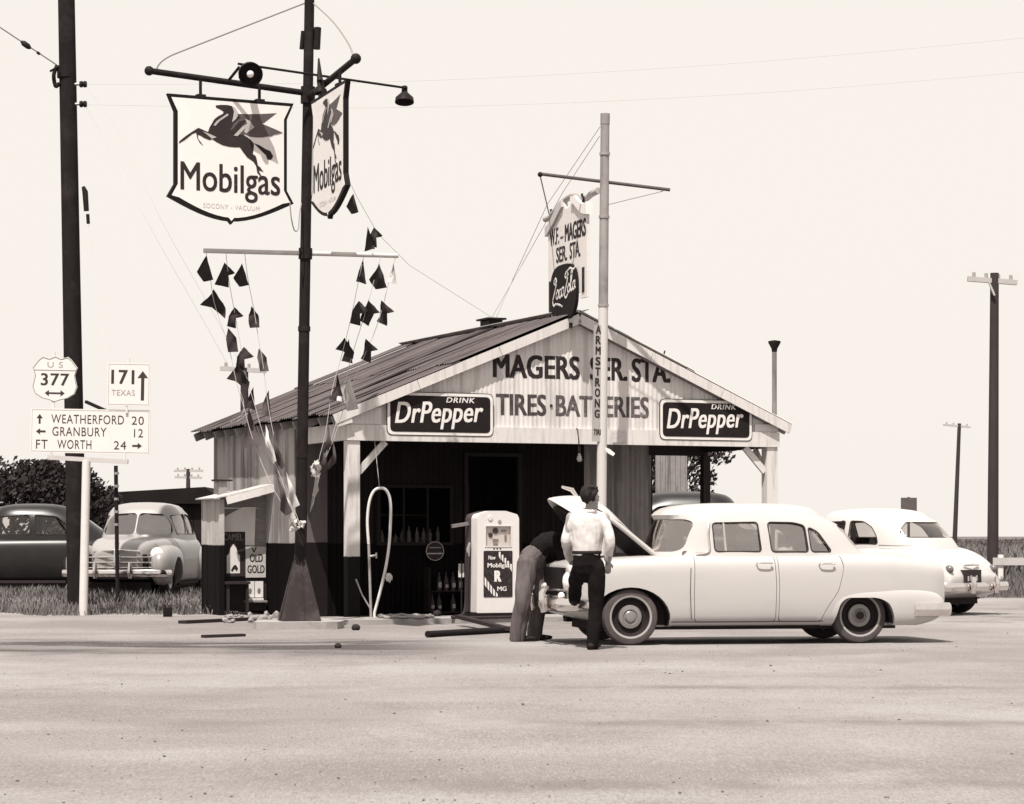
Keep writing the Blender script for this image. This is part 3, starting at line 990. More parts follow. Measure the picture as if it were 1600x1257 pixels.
# lamp rod and floodlights
ra, rb_ = P(372, 100, 33.6), P(636, 138, 35.2)
part('lamp_rod', MB().tube([ra, rb_], .017, 8).mesh(50), dark_metal, sp_, world=True)
def bell(c, direction, s=1.0):
    M = Matrix.Translation(c) @ Vector(direction).to_track_quat('Z', 'Y').to_matrix().to_4x4() @ Matrix.Scale(s, 4)
    return MB().lathe([(0, -.2), (.05, -.2), (.055, -.09), (.09, -.05), (.16, .02), (.17, .10), (.155, .10), (.12, .02), (.0, .0)], M, 20).mesh(45)
lamp = part('floodlight', bell(P(390, 114, 33.5), (.2, -.75, -.35), .98), dark_metal, sp_, world=True)
part('bulb', MB().ball(P(391, 116, 33.42), .05).mesh(50), mat('bulb_white', .7, .3, .1, 5), lamp, world=True)
lamp = part('floodlight', bell(P(632, 152, 35.2), (.0, -.25, -1), .8), dark_metal, sp_, world=True)
lamp = part('floodlight', bell(P(500, 140, 33.7), (.15, -.1, -1), .55), dark_metal, sp_, world=True)
for q_, r_ in (([P(498, 92, 33.9), P(500, 128, 33.7)], [.012, .045]), ([P(358, 125, 33.6), P(374, 105, 33.5)], .02), ([P(633, 138, 35.2), P(632, 146, 35.2)], .02)):
    part('lamp_neck', MB().tube(q_, r_, 8).mesh(50), dark_metal, sp_, world=True)
part('feed_wire', MB().tube(catmull([P(453, 315, 34.0), P(455, 340, 34.0), P(460, 360, 34.1), P(466, 358, 34.2), P(468, 335, 34.3), P(471, 318, 34.4)]), .008, 6).mesh(50), wire_mat, sp_, world=True)
# pennant bar
part('pennant_bar', MB().tube([P(318, 392, 34.1), P(622, 400, 34.9)], .033, 10).mesh(50), galv, sp_, world=True)
part('bar_clamp', MB().tube([paxis(5.1), paxis(5.25)], .095, 12).mesh(50), dark_metal, sp_, world=True)

# shield signs
sw, sh = 1.80, 1.70
def shield_poly(e=0.0):
    hw = sw / 2
    right = [(hw - e * 1.2, -e), (hw - .10 - e, -.23), (hw - .10 - e, -1.20), (hw - e * 1.3, -1.37 + e * .3)]
    n = 8
    for i in range(1, n):
        t = i / n
        x = (hw - e * 1.3) * (1 - t)
        z = -1.37 - (.29) * math.sin(t * math.pi / 2 * .96) + e
        right.append((x if t < .93 else x, z))
    right.append((.04, -1.655 + e)); right.append((0, -1.70 + e))
    return right + [(-x, z) for x, z in right[-2::-1]]
horse = [(548,110),(620,104),(700,108),(760,125),(800,150),(825,195),(845,240),(880,300),(905,400),(915,520),(960,545),(1010,590),(1047,640),(1040,720),(1030,775),(1070,805),(1085,860),(1097,930),(1130,960),(1172,1022),(1118,1000),(1110,1010),(1157,1095),(1120,1065),(1090,1030),(1075,940),(1040,880),(960,820),(905,745),(862,680),(800,678),(720,668),(640,645),(560,600),(505,560),(470,570),(400,540),(350,505),(318,495),(325,550),(388,640),(345,605),(312,540),(297,465),(250,480),(150,560),(75,602),(85,570),(160,510),(240,455),(325,402),(375,425),(450,462),(470,400),(500,350),(530,295),(580,255),(645,222),(650,195),(600,160),(555,140)]
wing_a = [(842,232),(980,238),(1120,240),(1345,235),(1260,300),(1180,362),(1080,400),(950,420),(880,380)]
wing_b = [(740,440),(790,350),(860,295),(950,300),(1060,345),(1170,380),(1300,440),(1422,500),(1350,520),(1320,520),(1270,545),(1240,545),(1170,556),(1080,555),(990,540),(930,505),(820,520)]
leg_b = [(1045,630),(1120,660),(1200,715),(1262,745),(1300,815),(1275,862),(1225,858),(1205,800),(1160,755),(1100,690)]
mane = [(760,125),(800,150),(830,200),(835,260),(800,310),(760,340),(775,270),(785,200)]
stripe = [(700,222),(560,320),(520,375),(545,382),(600,320),(715,245)]
plume = [(750,450),(860,330),(960,310),(880,400),(800,500),(770,490)]
def zmap(p):
    px = 270 + p[0] * .11875; py = 150 + p[1] * .11875
    a = (px - 262) / 195.0
    return (-sw / 2 + a * sw, -(py - (142 + 21 * a)) / 205.0 * 1.74)
sign_white = mat('enamel_white', .68, .3, .06, 3, dirt=(.6, .3, 4), spec=.5)
horse_m = mat('emblem_dark', .03, .4, .3, 6)
wing_m = mat('emblem_grey', .085, .45, .35, 14)
pale_m = mat('emblem_pale', .36, .45, .25, 14)
def shield(o, xdir, label):
    F = frame(o, xdir)
    t = thing('shield_sign', label, 'sign', M=F, group='shield signs on the tall pole')
    part('rim', MB().prism(shield_poly(0), -.015, .05).mesh(), black, t)
    part('face', MB().prism(shield_poly(.045), .05, .054).mesh(), sign_white, t)
    part('rear_face', MB().prism(shield_poly(.045), -.019, -.015).mesh(), sign_white, t)
    part('wing', MB().prism([zmap(p) for p in wing_a], .0541, .0565).mesh(), wing_m, t)
    part('emblem', MB().prism([zmap(p) for p in horse], .0541, .058).mesh(), horse_m, t)
    part('wing', MB().prism([zmap(p) for p in wing_b], .0541, .060).mesh(), wing_m, t)
    part('hind_leg', MB().prism([zmap(p) for p in leg_b], .0541, .057).mesh(), horse_m, t)
    part('mane', MB().prism([zmap(p) for p in mane], .058, .061).mesh(), pale_m, t)
    part('highlight', MB().prism([zmap(p) for p in stripe], .058, .061).prism([(zmap(p)[0], zmap(p)[1]) for p in [(500,555),(560,535),(470,490),(380,450),(440,500)]], .058, .0605).mesh(), pale_m, t)
    part('plume', MB().prism([zmap(p) for p in plume], .060, .062).mesh(), horse_m, t)
    part('feather', MB().prism([zmap(p) for p in [(780,520),(900,400),(1000,340),(1010,360),(930,430),(830,530)]], .062, .064).prism([zmap(p) for p in [(930,300),(990,330),(1050,420),(940,500),(915,470),(960,380)]], .062, .0635).mesh(), pale_m, t)
    me = text_mesh('Mobilgas', 1.42, .50, 0, 0.009, .003); me.transform(Matrix.Translation((-.72, -1.395, .0545)))
    part('lettering', me, ink, t)
    me = text_mesh('SOCONY - VACUUM', .80, .065, 0, 0.0, .002, 1.15); me.transform(Matrix.Translation((-.40, -1.50, .0545)))
    part('lettering', me, mat('faint_ink', .38, .6, .5, 20), t)
    for x in (-.42, .42):
        part('hanger', MB().tube([(x, -.01, 0), (x, .22, 0)], .022, 8).box((x, .0, 0), (.12, .05, .11)).mesh(50), dark_metal, t)
    return t
d1 = Vector((math.cos(R(26)), math.sin(R(26)), 0))
s1r = P(457, 163, 34.15)
shield(s1r - d1 * sw / 2, d1, 'large white shield sign with winged horse facing us, left of the pole')
d2 = Vector((.33, -.944, 0)).normalized()
s2l = P(491, 160, 34.0)
shield(s2l + d2 * sw / 2, d2, 'white shield sign with winged horse seen edge-on right of the pole')

# pennant strings
flag_dark = mat('flag_dark', .028, .8, .35, 8)
flag_mid = mat('flag_mid', .06, .8, .3, 8)
flag_pale = mat('flag_pale', .42, .8, .2, 8)
shapes = [  # outlines in units of the flag height, hung from the string at the top
    [(0, 0), (.28, -.95), (-.10, -1.0), (-.36, -.62)],
    [(0, 0), (.42, -.40), (.12, -.48), (.16, -1.0), (-.38, -.86)],
    [(0, 0), (.32, -.38), (.40, -.95), (.02, -.98), (-.08, -.4)],
    [(0, 0), (-.40, -.55), (-.05, -.62), (.38, -1.0), (.45, -.66)],
    [(0, 0), (.16, -1.0), (-.30, -.92)],
    [(0, 0), (.5, -.46), (.26, -.44), (.10, -.98), (-.28, -.80)],
    [(0, 0), (.14, -.34), (.36, -.92), (.22, -1.0), (.10, -.86)],
    [(0, 0), (-.02, -.5), (-.22, -.95), (-.12, -1.0), (.06, -.8)],
]
def flag(c, h, k, m_, par, flip=1, yaw=0.0):
    poly = shapes[k % len(shapes)]
    ctr = Vector((sum(p[0] for p in poly) / len(poly), sum(p[1] for p in poly) / len(poly)))
    bm = bmesh.new()
    q = [Vector(p) for p in poly]
    NS = 4
    fine = []
    for i in range(len(q)):
        fine += [q[i] + (q[(i + 1) % len(q)] - q[i]) * (j / NS) for j in range(NS)]
    cy, sy = math.cos(yaw), math.sin(yaw)
    def mk(p):
        x = flip * p.x * h; z = p.y * h
        y = .16 * h * math.sin(p.x * 6 + p.y * 4 + k) + .05 * h * math.sin(p.x * 13 - p.y * 7)
        return bm.verts.new((c.x + x * cy - y * sy, c.y + x * sy + y * cy, c.z + z))
    cv = mk(ctr); rings = [[mk(ctr + (p - ctr) * f) for p in fine] for f in (.35, .7, 1)]
    n_ = len(fine)
    for i in range(n_):
        bm.faces.new((cv, rings[0][i], rings[0][(i + 1) % n_]))
        for a_, b_ in ((0, 1), (1, 2)):
            bm.faces.new((rings[a_][i], rings[b_][i], rings[b_][(i + 1) % n_], rings[a_][(i + 1) % n_]))
    me = bpy.data.meshes.new("mesh"); bm.to_mesh(me); bm.free()
    me = smooth(modified(me, [('SOLIDIFY', dict(thickness=.003))]), 50)
    return part('pennant', me, m_, par, world=True)
strings = [
  ('leftmost pennant string hanging from the left end of the bar', 34.15, [(322,394),(328,430),(334,470),(345,505),(357,540),(370,600),(382,640),(396,690),(425,760),(463,822)],
    [(322,400,40,0,0),(333,452,46,3,0),(356,512,40,2,0),(371,570,42,3,0),(389,638,62,4,1),(432,742,64,6,1)]),
  ('second pennant string from the left end of the bar', 34.25, [(353,394),(358,440),(366,485),(376,540),(384,585),(397,630),(415,690),(440,750),(466,820)],
    [(351,410,40,1,0),(365,480,34,1,0),(379,542,38,1,0),(395,605,36,4,0),(416,664,62,6,2),(444,768,46,6,2)]),
  ('third pennant string, nearest the pole on its left side', 34.32, [(382,394),(388,440),(396,480),(404,530),(411,570),(420,640),(432,700),(447,760),(468,818)],
    [(378,412,36,0,0),(391,478,36,2,0),(405,544,38,2,1),(419,610,42,4,1),(428,676,58,6,1),(447,738,56,6,2)]),
  ('innermost pennant string right of the pole', 34.75, [(568,402),(560,440),(552,480),(543,520),(530,570),(519,610),(508,680),(497,725),(485,800)],
    [(567,406,38,4,0),(559,470,40,1,0),(538,528,34,3,0),(528,584,44,4,0),(513,655,54,7,1),(497,725,52,7,2)]),
  ('middle pennant string right of the pole', 34.8, [(595,402),(584,440),(572,485),(558,530),(546,570),(535,620),(520,680),(500,735),(487,795)],
    [(592,412,40,0,0),(574,470,40,5,0),(545,530,38,4,1),(536,590,40,4,2),(506,690,50,7,1)]),
  ('outermost pennant string at the right end of the bar', 34.88, [(618,403),(610,430),(598,480),(585,520),(572,550),(555,590),(540,630),(520,690),(503,730),(489,790)],
    [(615,412,32,4,2),(598,470,40,5,0),(573,530,38,5,0),(547,592,50,0,2),(521,680,54,7,1)]),
]
for lab, D, pth, fl in strings:
    t = thing('pennant_string', lab, 'pennants', loc=P(*pth[0], D), group='strings of pennants on the sign pole')
    part('string', MB().tube(catmull([P(x, y, D) for x, y in pth], 4), .0045, 5).mesh(50), faint_wire, t, world=True)
    for i, (x, y, h, k, tone) in enumerate(fl):
        flag(P(x, y, D - .01), h * D / FPX, k, (flag_dark, flag_mid, flag_pale)[tone], t, -1 if i % 3 == 1 and k in (0, 4) else 1, random.uniform(-.35, .35))
t = thing('pennant_string', 'slanting pennant string running from the edge-on shield down to the roof ridge', 'pennants', loc=P(549, 290, 32.3), group='strings of pennants on the sign pole')
part('string', MB().tube([P(549, 290, 32.3), P(556, 305, 32.5), P(590, 365, 33.6), P(640, 415, 35.4), B(RU, 3.3, RZ + .2)], .0035, 5).mesh(50), faint_wire, t, world=True)
flag(P(552, 303, 32.5), .26, 0, flag_dark, t); flag(P(575, 355, 33.3), .32, 4, flag_dark, t, -1); flag(P(584, 355, 33.4), .28, 1, flag_dark, t)
# knot of rag where the strings are tied
bm = bmesh.new()
for i in range(16):
    c = P(465 + random.uniform(-9, 9), 821 + random.uniform(-9, 9), 34.25)
    bmesh.ops.create_icosphere(bm, subdivisions=2, radius=random.uniform(.02, .045), matrix=Matrix.Translation(c + Vector((0, random.uniform(-.08, .05), 0))))
me = bpy.data.meshes.new("mesh"); bm.to_mesh(me); bm.free()
me = modified(me, [('REMESH', dict(mode='VOXEL', voxel_size=.012))])
for v in me.vertices: v.co += Vector((noise.noise(v.co * 30), noise.noise(v.co * 30 + Vector((5, 5, 5))), noise.noise(v.co * 30 + Vector((9, 1, 2))))) * .03
solo('rag', smooth(me, 60), flag_pale, 'pale rag knot tying the pennant strings low on the pole', 'rag')
me = MB().tube(catmull([P(488, 745, 34.6), P(490, 735, 34.6), P(494, 722, 34.55), P(497, 728, 34.55), P(493, 742, 34.6)]), [.03] * 25, 8).mesh(50)
for v in me.vertices: v.co += Vector((noise.noise(v.co * 22), noise.noise(v.co * 22 + Vector((5, 5, 5))), noise.noise(v.co * 22 + Vector((9, 1, 2))))) * .05
solo('rag', me, flag_pale, 'pale rag knot on the right side of the pole beside the canopy', 'rag')

# ------------------------------------------------------------------ wooden pole before the gable with hanging sign
QD = 37.55
qb = P(938, 838, QD); qb.z = 0
qt = P(945.5, 178, QD)
wp = thing('banner_pole', 'pale weathered pole before the gable carrying vertical tyre lettering', 'pole', loc=qb)
qm = mat('pole_pale', .24, two=(4.75, .5)) if False else mat('pole_pale', .24, .75, .3, 4, stretch=(3, 3, .6), dirt=(.1, .8, 2.4), streak=(.12, .6, (8, 8, .7)), two=(4.72, .46))
qv = lambda z: qb + (qt - qb) * (z / qt.z)
part('pole', MB().tube([qv(0), qv(3), qt], [.078, .075, .066], 16).mesh(50), qm, wp, world=True)
for z in (4.72, 6.05, 7.0):
    part('band', MB().tube([qv(z), qv(z + .04)], .081, 16).mesh(50), grey_metal, wp, world=True)
part('pole_cap', MB().tube([qv(qt.z - .16), qv(qt.z + .0)], .071, 16).mesh(50), wood_grey, wp, world=True)
xp = (P(1047, 297, 37.0) - P(843, 272, 38.3)).normalized()
part('crossbar', MB().tube([P(843, 272, 37.6), P(1047, 297, 37.6)], .026, 10).mesh(50), mat('rusty_bar', .08, .7, .4, 8), wp, world=True)
part('bar_end', MB().ball(P(844, 273, 37.6), .04).mesh(50), dark_metal, wp, world=True)
# vertical lettered board on the pole
LX = Vector((.94, .34, 0)).normalized()
bo = qv(2.69) + Vector((-.115, -.10, 0)) - LX * .02
F = frame(bo, LX)
F2 = F @ Matrix.Rotation(R(-1.0), 4, 'Z')
part('lettered_board', MB().bb((-.02, 0, -.012), (.205, 1.75, 0)).mesh(None, F2), mat('letter_board', .3, .7, .25, 6, dirt=(.12, .5, 5)), wp, world=True)
z = 1.62
for ch in 'ARMSTRONG':
    me = text_mesh(ch, .085, .125, 0, .03, .004); me.transform(F2 @ Matrix.Translation((.01, z, 0))); part('lettering', me, ink, wp, world=True)
    z -= .158
me = text_mesh('TIRES', .17, .085, 0.1, .02, .004); me.transform(F2 @ Matrix.Translation((.0, .1, 0))); part('lettering', me, ink, wp, world=True)
# small notice and torn strip
solo('notice', MB().bb((0, 0, 0), (.24, .17, .004)).mesh(None, frame(B(4.33, -.056, 2.72), U)), mat('notice_mat', .45, .7, .35, 18), 'small faded paper notice on the canopy beam right of the pole', 'notice')
part('torn_strip', MB().strip([[P(945, 699, 37.45), P(945, 705, 37.45)], [P(953, 702, 37.4), P(951, 709, 37.4)], [P(961, 709, 37.35), P(958, 713, 37.35)]]).mesh(), board_white, wp, world=True)
# sign arm with an S curve and the hanging sign
arm = catmull([P(935, 298, 37.55), P(925, 303, 37.7), P(914, 311, 37.9), P(905, 306, 38.1), P(893, 307, 38.4), P(880, 316, 38.7), P(868, 330, 39.0), P(860, 340, 39.2), P(852, 343, 39.35)], 5)
part('scroll_arm', MB().tube(arm, .05, 10).mesh(50), mat('arm_grey', .3, .6, .3, 6), wp, world=True)
part('stay', MB().tube([P(844, 275, 37.6), P(858, 335, 39.1)], .01, 6).mesh(), wire_mat, wp, world=True)
part('stay', MB().tube([P(1036, 299, 37.6), P(942, 322, 37.55)], .007, 6).mesh(), wire_mat, wp, world=True)
part('guy', MB().tube([P(938, 198, 37.5), P(855, 320, 40), P(800, 440, 42), B(RU, 3.2, RZ + .15)], .005, 5).mesh(), wire_mat, wp, world=True)
part('guy', MB().tube([P(937, 213, 37.5), P(880, 300, 39.5), P(815, 415, 42), B(RU, 3.5, RZ + .1)], .005, 5).mesh(), wire_mat, wp, world=True)
hx = Vector((.333, -.943, 0)).normalized()
hn = P(919, 452, 37.65)       # lower near corner
HW = 1.68
ho = hn - hx * HW; ho.z = 4.98
hs = thing('hanging_sign', 'white scrolled hanging sign above the ridge with dark cola panel below', 'sign', M=frame(ho, hx))
HH = 1.28
topc = [(0, 1.10), (.12, 1.13), (.3, 1.28), (.5, 1.42), (.66, 1.47), (.72, 1.40), (.78, 1.34), (.96, 1.34), (1.02, 1.40), (1.08, 1.47), (1.2, 1.46), (1.38, 1.34), (1.56, 1.25), (HW, 1.27)]
part('panel', MB().prism([(0, 0), (HW, 0)] + topc[::-1], -.02, .02).mesh(), mat('sign_panel_white', .6, .6, .15, 2, dirt=(.38, .4, 3)), hs)
part('scroll_trim', MB().prism([(-.06, 1.0), (.1, 1.06), (.34, 1.18), (.56, 1.32), (.68, 1.38), (.66, 1.49), (.5, 1.45), (.3, 1.31), (.08, 1.18), (-.06, 1.15)], -.05, .06).mesh(), mat('trim_grey', .42, .6, .2, 4), hs)
part('scroll_trim', MB().prism([(HW + .06, 1.14), (1.56, 1.17), (1.38, 1.25), (1.2, 1.36), (1.06, 1.38), (1.06, 1.49), (1.24, 1.48), (1.4, 1.38), (1.58, 1.29), (HW + .06, 1.33)], -.05, .06).mesh(), mat('trim_pale', .66, .6, .15, 4), hs)
def hword(s_, x, y, w_, h_, m_, b=.02):
    me = text_mesh(s_, w_, h_, 0, b, .003); me.transform(Matrix.Translation((x, y, .021))); part('lettering', me, m_, hs)
hword('W.F.', .07, .83, .42, .26, ink); hword('MAGERS', .74, .83, .90, .27, ink, .03)
hword('SER.', .36, .54, .48, .24, ink); hword('STA.', .95, .54, .46, .25, ink)
part('dash', MB().bb((.54, .9, .02), (.68, .93, .024)).mesh(), MATS['lettering_faded'], hs)
part('side_bar', MB().bb((.05, -.35, .021), (.13, .28, .03)).mesh(), ink, hs)
part('side_bar', MB().bb((HW - .19, -.02, .021), (HW - .1, .36, .03)).mesh(), ink, hs)
part('side_leg', MB().bb((0, -.42, -.02), (.2, -.001, .02)).mesh(), MATS['sign_panel_white'], hs)
part('side_leg', MB().bb((HW - .28, -.1, -.02), (HW, -.001, .02)).mesh(), MATS['sign_panel_white'], hs)
btn = []
for i in range(36):
    t_ = 2 * math.pi * i / 36
    btn.append((.78 + .57 * math.copysign(abs(math.cos(t_)) ** .62, math.cos(t_)), .10 + .43 * math.copysign(abs(math.sin(t_)) ** .8, math.sin(t_)) - .05))
part('cola_panel', MB().prism(btn, .02, .07).mesh(50), mat('cola_dark', .012, .6, .2, 5), hs)
# script lettering built from pen strokes
def pen(strokes, m_, par, z=.071, w=.02):
    mb = MB()
    for st in strokes:
        pts_ = catmull([(x, y, z) for x, y in st], 5)
        mb.tube(pts_, [(w, .004)] * len(pts_), 6, side=(0.3, 1, 0))
    part('lettering', mb.mesh(50), m_, par)
sx = lambda pts_: [(.30 + x * .93, -.14 + y * .5) for x, y in pts_]
pen([sx(s_) for s_ in [
    [(.20, .78), (.16, .66), (.10, .74), (.16, .86), (.22, .74), (.12, .40), (.04, .18), (.08, .02), (.18, .06), (.34, .02), (.5, -.06)],
    [(.26, .46), (.20, .34), (.22, .22), (.28, .24), (.32, .38), (.28, .48), (.24, .42)],
    [(.42, .48), (.36, .44), (.34, .28), (.38, .22), (.44, .28)],
    [(.54, .52), (.47, .48), (.45, .32), (.49, .26), (.55, .36), (.56, .54), (.55, .34), (.58, .28)],
    [(.72, .88), (.68, .78), (.62, .86), (.70, .98), (.76, .86), (.66, .5), (.60, .28), (.66, .18), (.74, .28)],
    [(.80, .58), (.74, .46), (.76, .34), (.82, .36), (.85, .5), (.80, .6)],
    [(.90, .36), (.86, .44), (.94, .80), (.96, .98), (.90, .9), (.88, .5), (.91, .36), (.96, .42)],
    [(1.06, .64), (1.0, .6), (.97, .44), (1.01, .38), (1.06, .48), (1.08, .66), (1.07, .46), (1.11, .42)],
    [(.70, .98), (.86, 1.06), (1.0, 1.0), (1.12, 1.08)],
  ]], white, hs, w=.017)
part('hook', MB().tube(catmull([(.1, 1.2, 0), (.14, 1.27, 0), (.08, 1.32, .0), (.07, 1.42, 0)]), .018, 6).mesh(50), dark_metal, hs)
part('hook', MB().tube(catmull([(HW - .22, 1.36, 0), (HW - .18, 1.42, 0), (HW - .25, 1.45, .0), (HW - .26, 1.49, 0)]), .018, 6).mesh(50), dark_metal, hs)
part('lower_stub', MB().tube([(1.02, -.44, .03), (1.02, -.52, .03)], .03, 8).mesh(50), dark_metal, hs)

# ------------------------------------------------------------------ utility poles and wires
wood_pole = mat('utility_wood', .014, .85, .6, 3, stretch=(2, 2, .5), dirt=(.045, .45, 2.2))
ub = P(121, 838, 43.0); ub.z = gz(ub.x, ub.y)
ut = P(103, -40, 43.0)
up_ = thing('utility_pole', 'massive dark leaning utility pole behind the road signs', 'utility pole', loc=ub)
uv = lambda z: ub + (ut - ub) * ((z - ub.z) / (ut.z - ub.z))
part('pole', MB().tube([uv(0.1) - Vector((0, 0, .2)), uv(3), uv(6), ut], [.17, .165, .155, .145], 18).mesh(50), wood_pole, up_, world=True)
part('strap', MB().tube([P(104, 122, 43), P(104, 104, 43)], .165, 18).mesh(50), dark_metal, up_, world=True)
part('shackle', MB().tube(catmull([P(89, 103, 42.9), P(84, 118, 42.9), P(87, 135, 42.9), P(93, 130, 42.9)]), .035, 8).tube([P(78, 112, 42.8), P(92, 104, 42.8)], .02, 8).mesh(50), dark_metal, up_, world=True)
for (x, y) in ((130, 132), (130, 163)):
    M = Matrix.Translation(P(x, y, 42.95)) @ Matrix.Rotation(R(90), 4, 'Y')
    k = part('insulator_bracket', MB().tube([P(116, y, 42.95), P(124, y, 42.95)], .025, 8).mesh(50), grey_metal, up_, world=True)
    part('insulator', MB().lathe([(0, -.06), (.05, -.06), (.06, -.02), (.04, 0), (.06, .02), (.05, .06), (0, .06)], M, 14).mesh(50), dark_metal, k, world=True)
part('conduit', MB().tube([P(130, 292, 42.9), P(133, 300, 42.9), P(135, 330, 42.9)], [.03, .05, .045], 8).tube([P(137, 335, 42.9), P(138, 350, 42.9)], .03, 8).mesh(50), dark_metal, up_, world=True)
part('step_brace', MB().beam(P(134, 628, 42.9), P(172, 645, 42.6), .05, .05).mesh(), wood_pole, up_, world=True)
def wire(pts, lab, r=.006, D=None, beads=()):
    o = solo('wire', MB().tube(catmull(pts, 8), r * .7, 5).mesh(50), faint_wire, lab, 'wire', 'overhead wires')
    return o
gw = thing('guy_wire', 'thick guy wire with strain insulator running off to the upper left', 'wire', loc=P(90, 104, 42.9), group='overhead wires')
part('cable', MB().tube([P(92, 104, 42.9), P(0, 43, 42.5), P(-120, -40, 42)], .012, 6).mesh(50), wire_mat, gw, world=True)
part('insulator', MB().tube([P(33, 65, 42.6), P(37, 68, 42.6), P(44, 73, 42.6), P(48, 76, 42.6)], [.02, .05, .05, .02], 10).tube([P(58, 82, 42.7), P(62, 85, 42.7)], .025, 8).mesh(50), dark_metal, gw, world=True)
wire([P(134, 132, 42.95), P(640, 127, 42), P(1180, 97, 44), P(1700, 50, 47)], 'upper of two long thin wires crossing the sky to the right', .005)
wire([P(134, 164, 42.95), P(640, 168, 42), P(1180, 146, 44), P(1700, 104, 47)], 'lower of two long thin wires crossing the sky to the right', .005)
wire([P(134, 134, 42.95), P(190, 215, 42.7), P(255, 350, 42.3), P(390, 600, 43), B(EL + .1, 5.0, EZL + .1)], 'faint service wire sloping from the upper insulator to the station eave', .004)
wire([P(134, 166, 42.95), P(185, 260, 42.7), P(240, 365, 42.3), P(375, 610, 43), B(EL + .1, 5.4, EZL + .1)], 'faint service wire sloping from the lower insulator to the station eave', .004)
wire([P(138, 352, 42.9), P(150, 440, 42.5), P(166, 560, 41.8), P(170, 600, 41.5)], 'thin wire dropping from the dark pole behind the square road sign', .005)

def tpole(name, lab, px, pyb, pyt, D, r, bars, lean=0, zb=None):
    b0 = P(px, 838, D); b0.z = 0
    tp = P(px + lean, pyt, D)
    t = thing(name, lab, 'utility pole', loc=b0)
    part('pole', MB().tube([b0, tp], [r * 1.1, r * .8], 12).mesh(50), mat('far_pole', .04, .85, .4, 2, stretch=(2, 2, .5)), t, world=True)
    for (xa, ya, xb, yb) in bars:
        part('crossarm', MB().beam(P(xa, ya, D), P(xb, yb, D), r, r * .9).mesh(), mat('crossarm_mat', .36, .8, .2, 3), t, world=True)
        for k in range(4):
            f = (k + .5) / 4
            part('insulator', MB().lathe([(0, 0), (r * .35, 0), (r * .3, r * .9), (0, r)], Matrix.Translation(P(xa + (xb - xa) * f, ya + (yb - ya) * f, D) + Vector((0, 0, r * .4))), 8).mesh(50), grey_metal, t, world=True)
    return t
t = tpole('utility_pole', 'thick brown utility pole with one crossarm at the right edge', 1551, 908, 427, 70, .15, [(1512, 436, 1589, 442)], 3)
part('brace', MB().beam(P(1545, 441, 69.8), P(1554, 462, 69.8), .06, .05).mesh(), MATS['crossarm_mat'], t, world=True)
tpole('utility_pole', 'thin distant utility pole right of the parked cars', 1491, 862, 662, 190, .17, [(1474, 664, 1516, 668)], 8)
tpole('utility_pole', 'small distant pole with two crossarms over the long dark shed', 294, 838, 733, 160, .16, [(272, 736, 317, 736), (273, 746, 315, 747)])
tpole('utility_pole', 'dark pole with a thin crossarm rising behind the left roof', 382, 838, 575, 105, .2, [(344, 576, 416, 580)])

# ------------------------------------------------------------------ road signs
rs = thing('road_sign', 'white route shield, square marker and town distance board on one post', 'road sign', loc=(P(130, 838, 40).x, 40, 0))
rp = mat('sign_post_pale', .55, .6, .12, 4, dirt=(.3, .4, 3))
part('post', MB().tube([P(130, 965, 40), P(135, 720, 40)], [.07, .068], 14).mesh(50), rp, rs, world=True)
part('crossbar', MB().beam(P(75, 715, 40), P(200, 722, 40), .08, .07).mesh(), mat('crossbar_mat', .42, .7, .2, 4), rs, world=True)
sgn = mat('road_sign_face', .6, .45, .08, 3, dirt=(.5, .35, 4))
sink = mat('road_sign_ink', .04, .5, .3, 6)
faint = mat('road_sign_faint', .25, .6, .4, 9)
RX = Vector((1, .03, 0)).normalized()
def rsF(px, py, D=39.95):
    return frame(P(px, py, D), RX) @ Matrix.Rotation(R(-1.0), 4, 'Z')
px_ = 40 / FPX
# destination board
F = rsF(47, 707)
bw_, bh_ = 186 * px_, 69 * px_
db = part('destination_board', MB().prism(round_poly([(0, 0), (bw_, 0), (bw_, bh_), (0, bh_)], .03), -.02, 0).mesh(None, F), sgn, rs, world=True)
part('edge_line', MB().bb((.025, .02, 0), (bw_ - .025, .026, .002)).bb((.025, bh_ - .026, 0), (bw_ - .025, bh_ - .02, .002)).bb((.02, .02, 0), (.026, bh_ - .02, .002)).bb((bw_ - .026, .02, 0), (bw_ - .02, bh_ - .02, .002)).mesh(None, F), faint, db, world=True)
def rtext(s_, x, y, w_, h_, F, par, m_=sink, b=.0):
    me = text_mesh(s_, w_ * px_, h_ * px_, 0, b, .003, 1.1); me.transform(F @ Matrix.Translation((x * px_, y * px_, 0))); part('lettering', me, m_, par, world=True)
rtext('WEATHERFORD', 32, 46, 113, 14, F, db); rtext('20', 157, 46, 19, 13, F, db)
rtext('GRANBURY', 34, 26.5, 84, 14, F, db); rtext('12', 161, 26.5, 14, 13, F, db)
rtext('FT', 9, 6, 18, 14, F, db); rtext('WORTH', 42, 6.5, 53, 14, F, db); rtext('24', 130, 7, 19, 13, F, db)
def arrow(x, y, L, a, F, par, w=2.6, hd=6.5):
    pts_ = [(-L / 2, -w / 2), (L / 2 - hd, -w / 2), (L / 2 - hd, -hd * .75), (L / 2, 0), (L / 2 - hd, hd * .75), (L / 2 - hd, w / 2), (-L / 2, w / 2)]
    part('arrow', MB().prism([(p[0] * px_, p[1] * px_) for p in pts_], 0, .003, F @ Matrix.Translation((x * px_, y * px_, 0)) @ Matrix.Rotation(R(a), 4, 'Z')).mesh(), sink, par, world=True)
arrow(14, 52.5, 15, 90, F, db, 3); arrow(16, 33, 15, 180, F, db, 3); arrow(166, 13, 15, 0, F, db, 3)
for (xa, ya, yb) in ((80, 705, 717), (195, 708, 722)):
    part('hanger', MB().beam(P(xa, ya, 39.98), P(xa, yb, 39.98), .03, .03).mesh(), rp, rs, world=True)
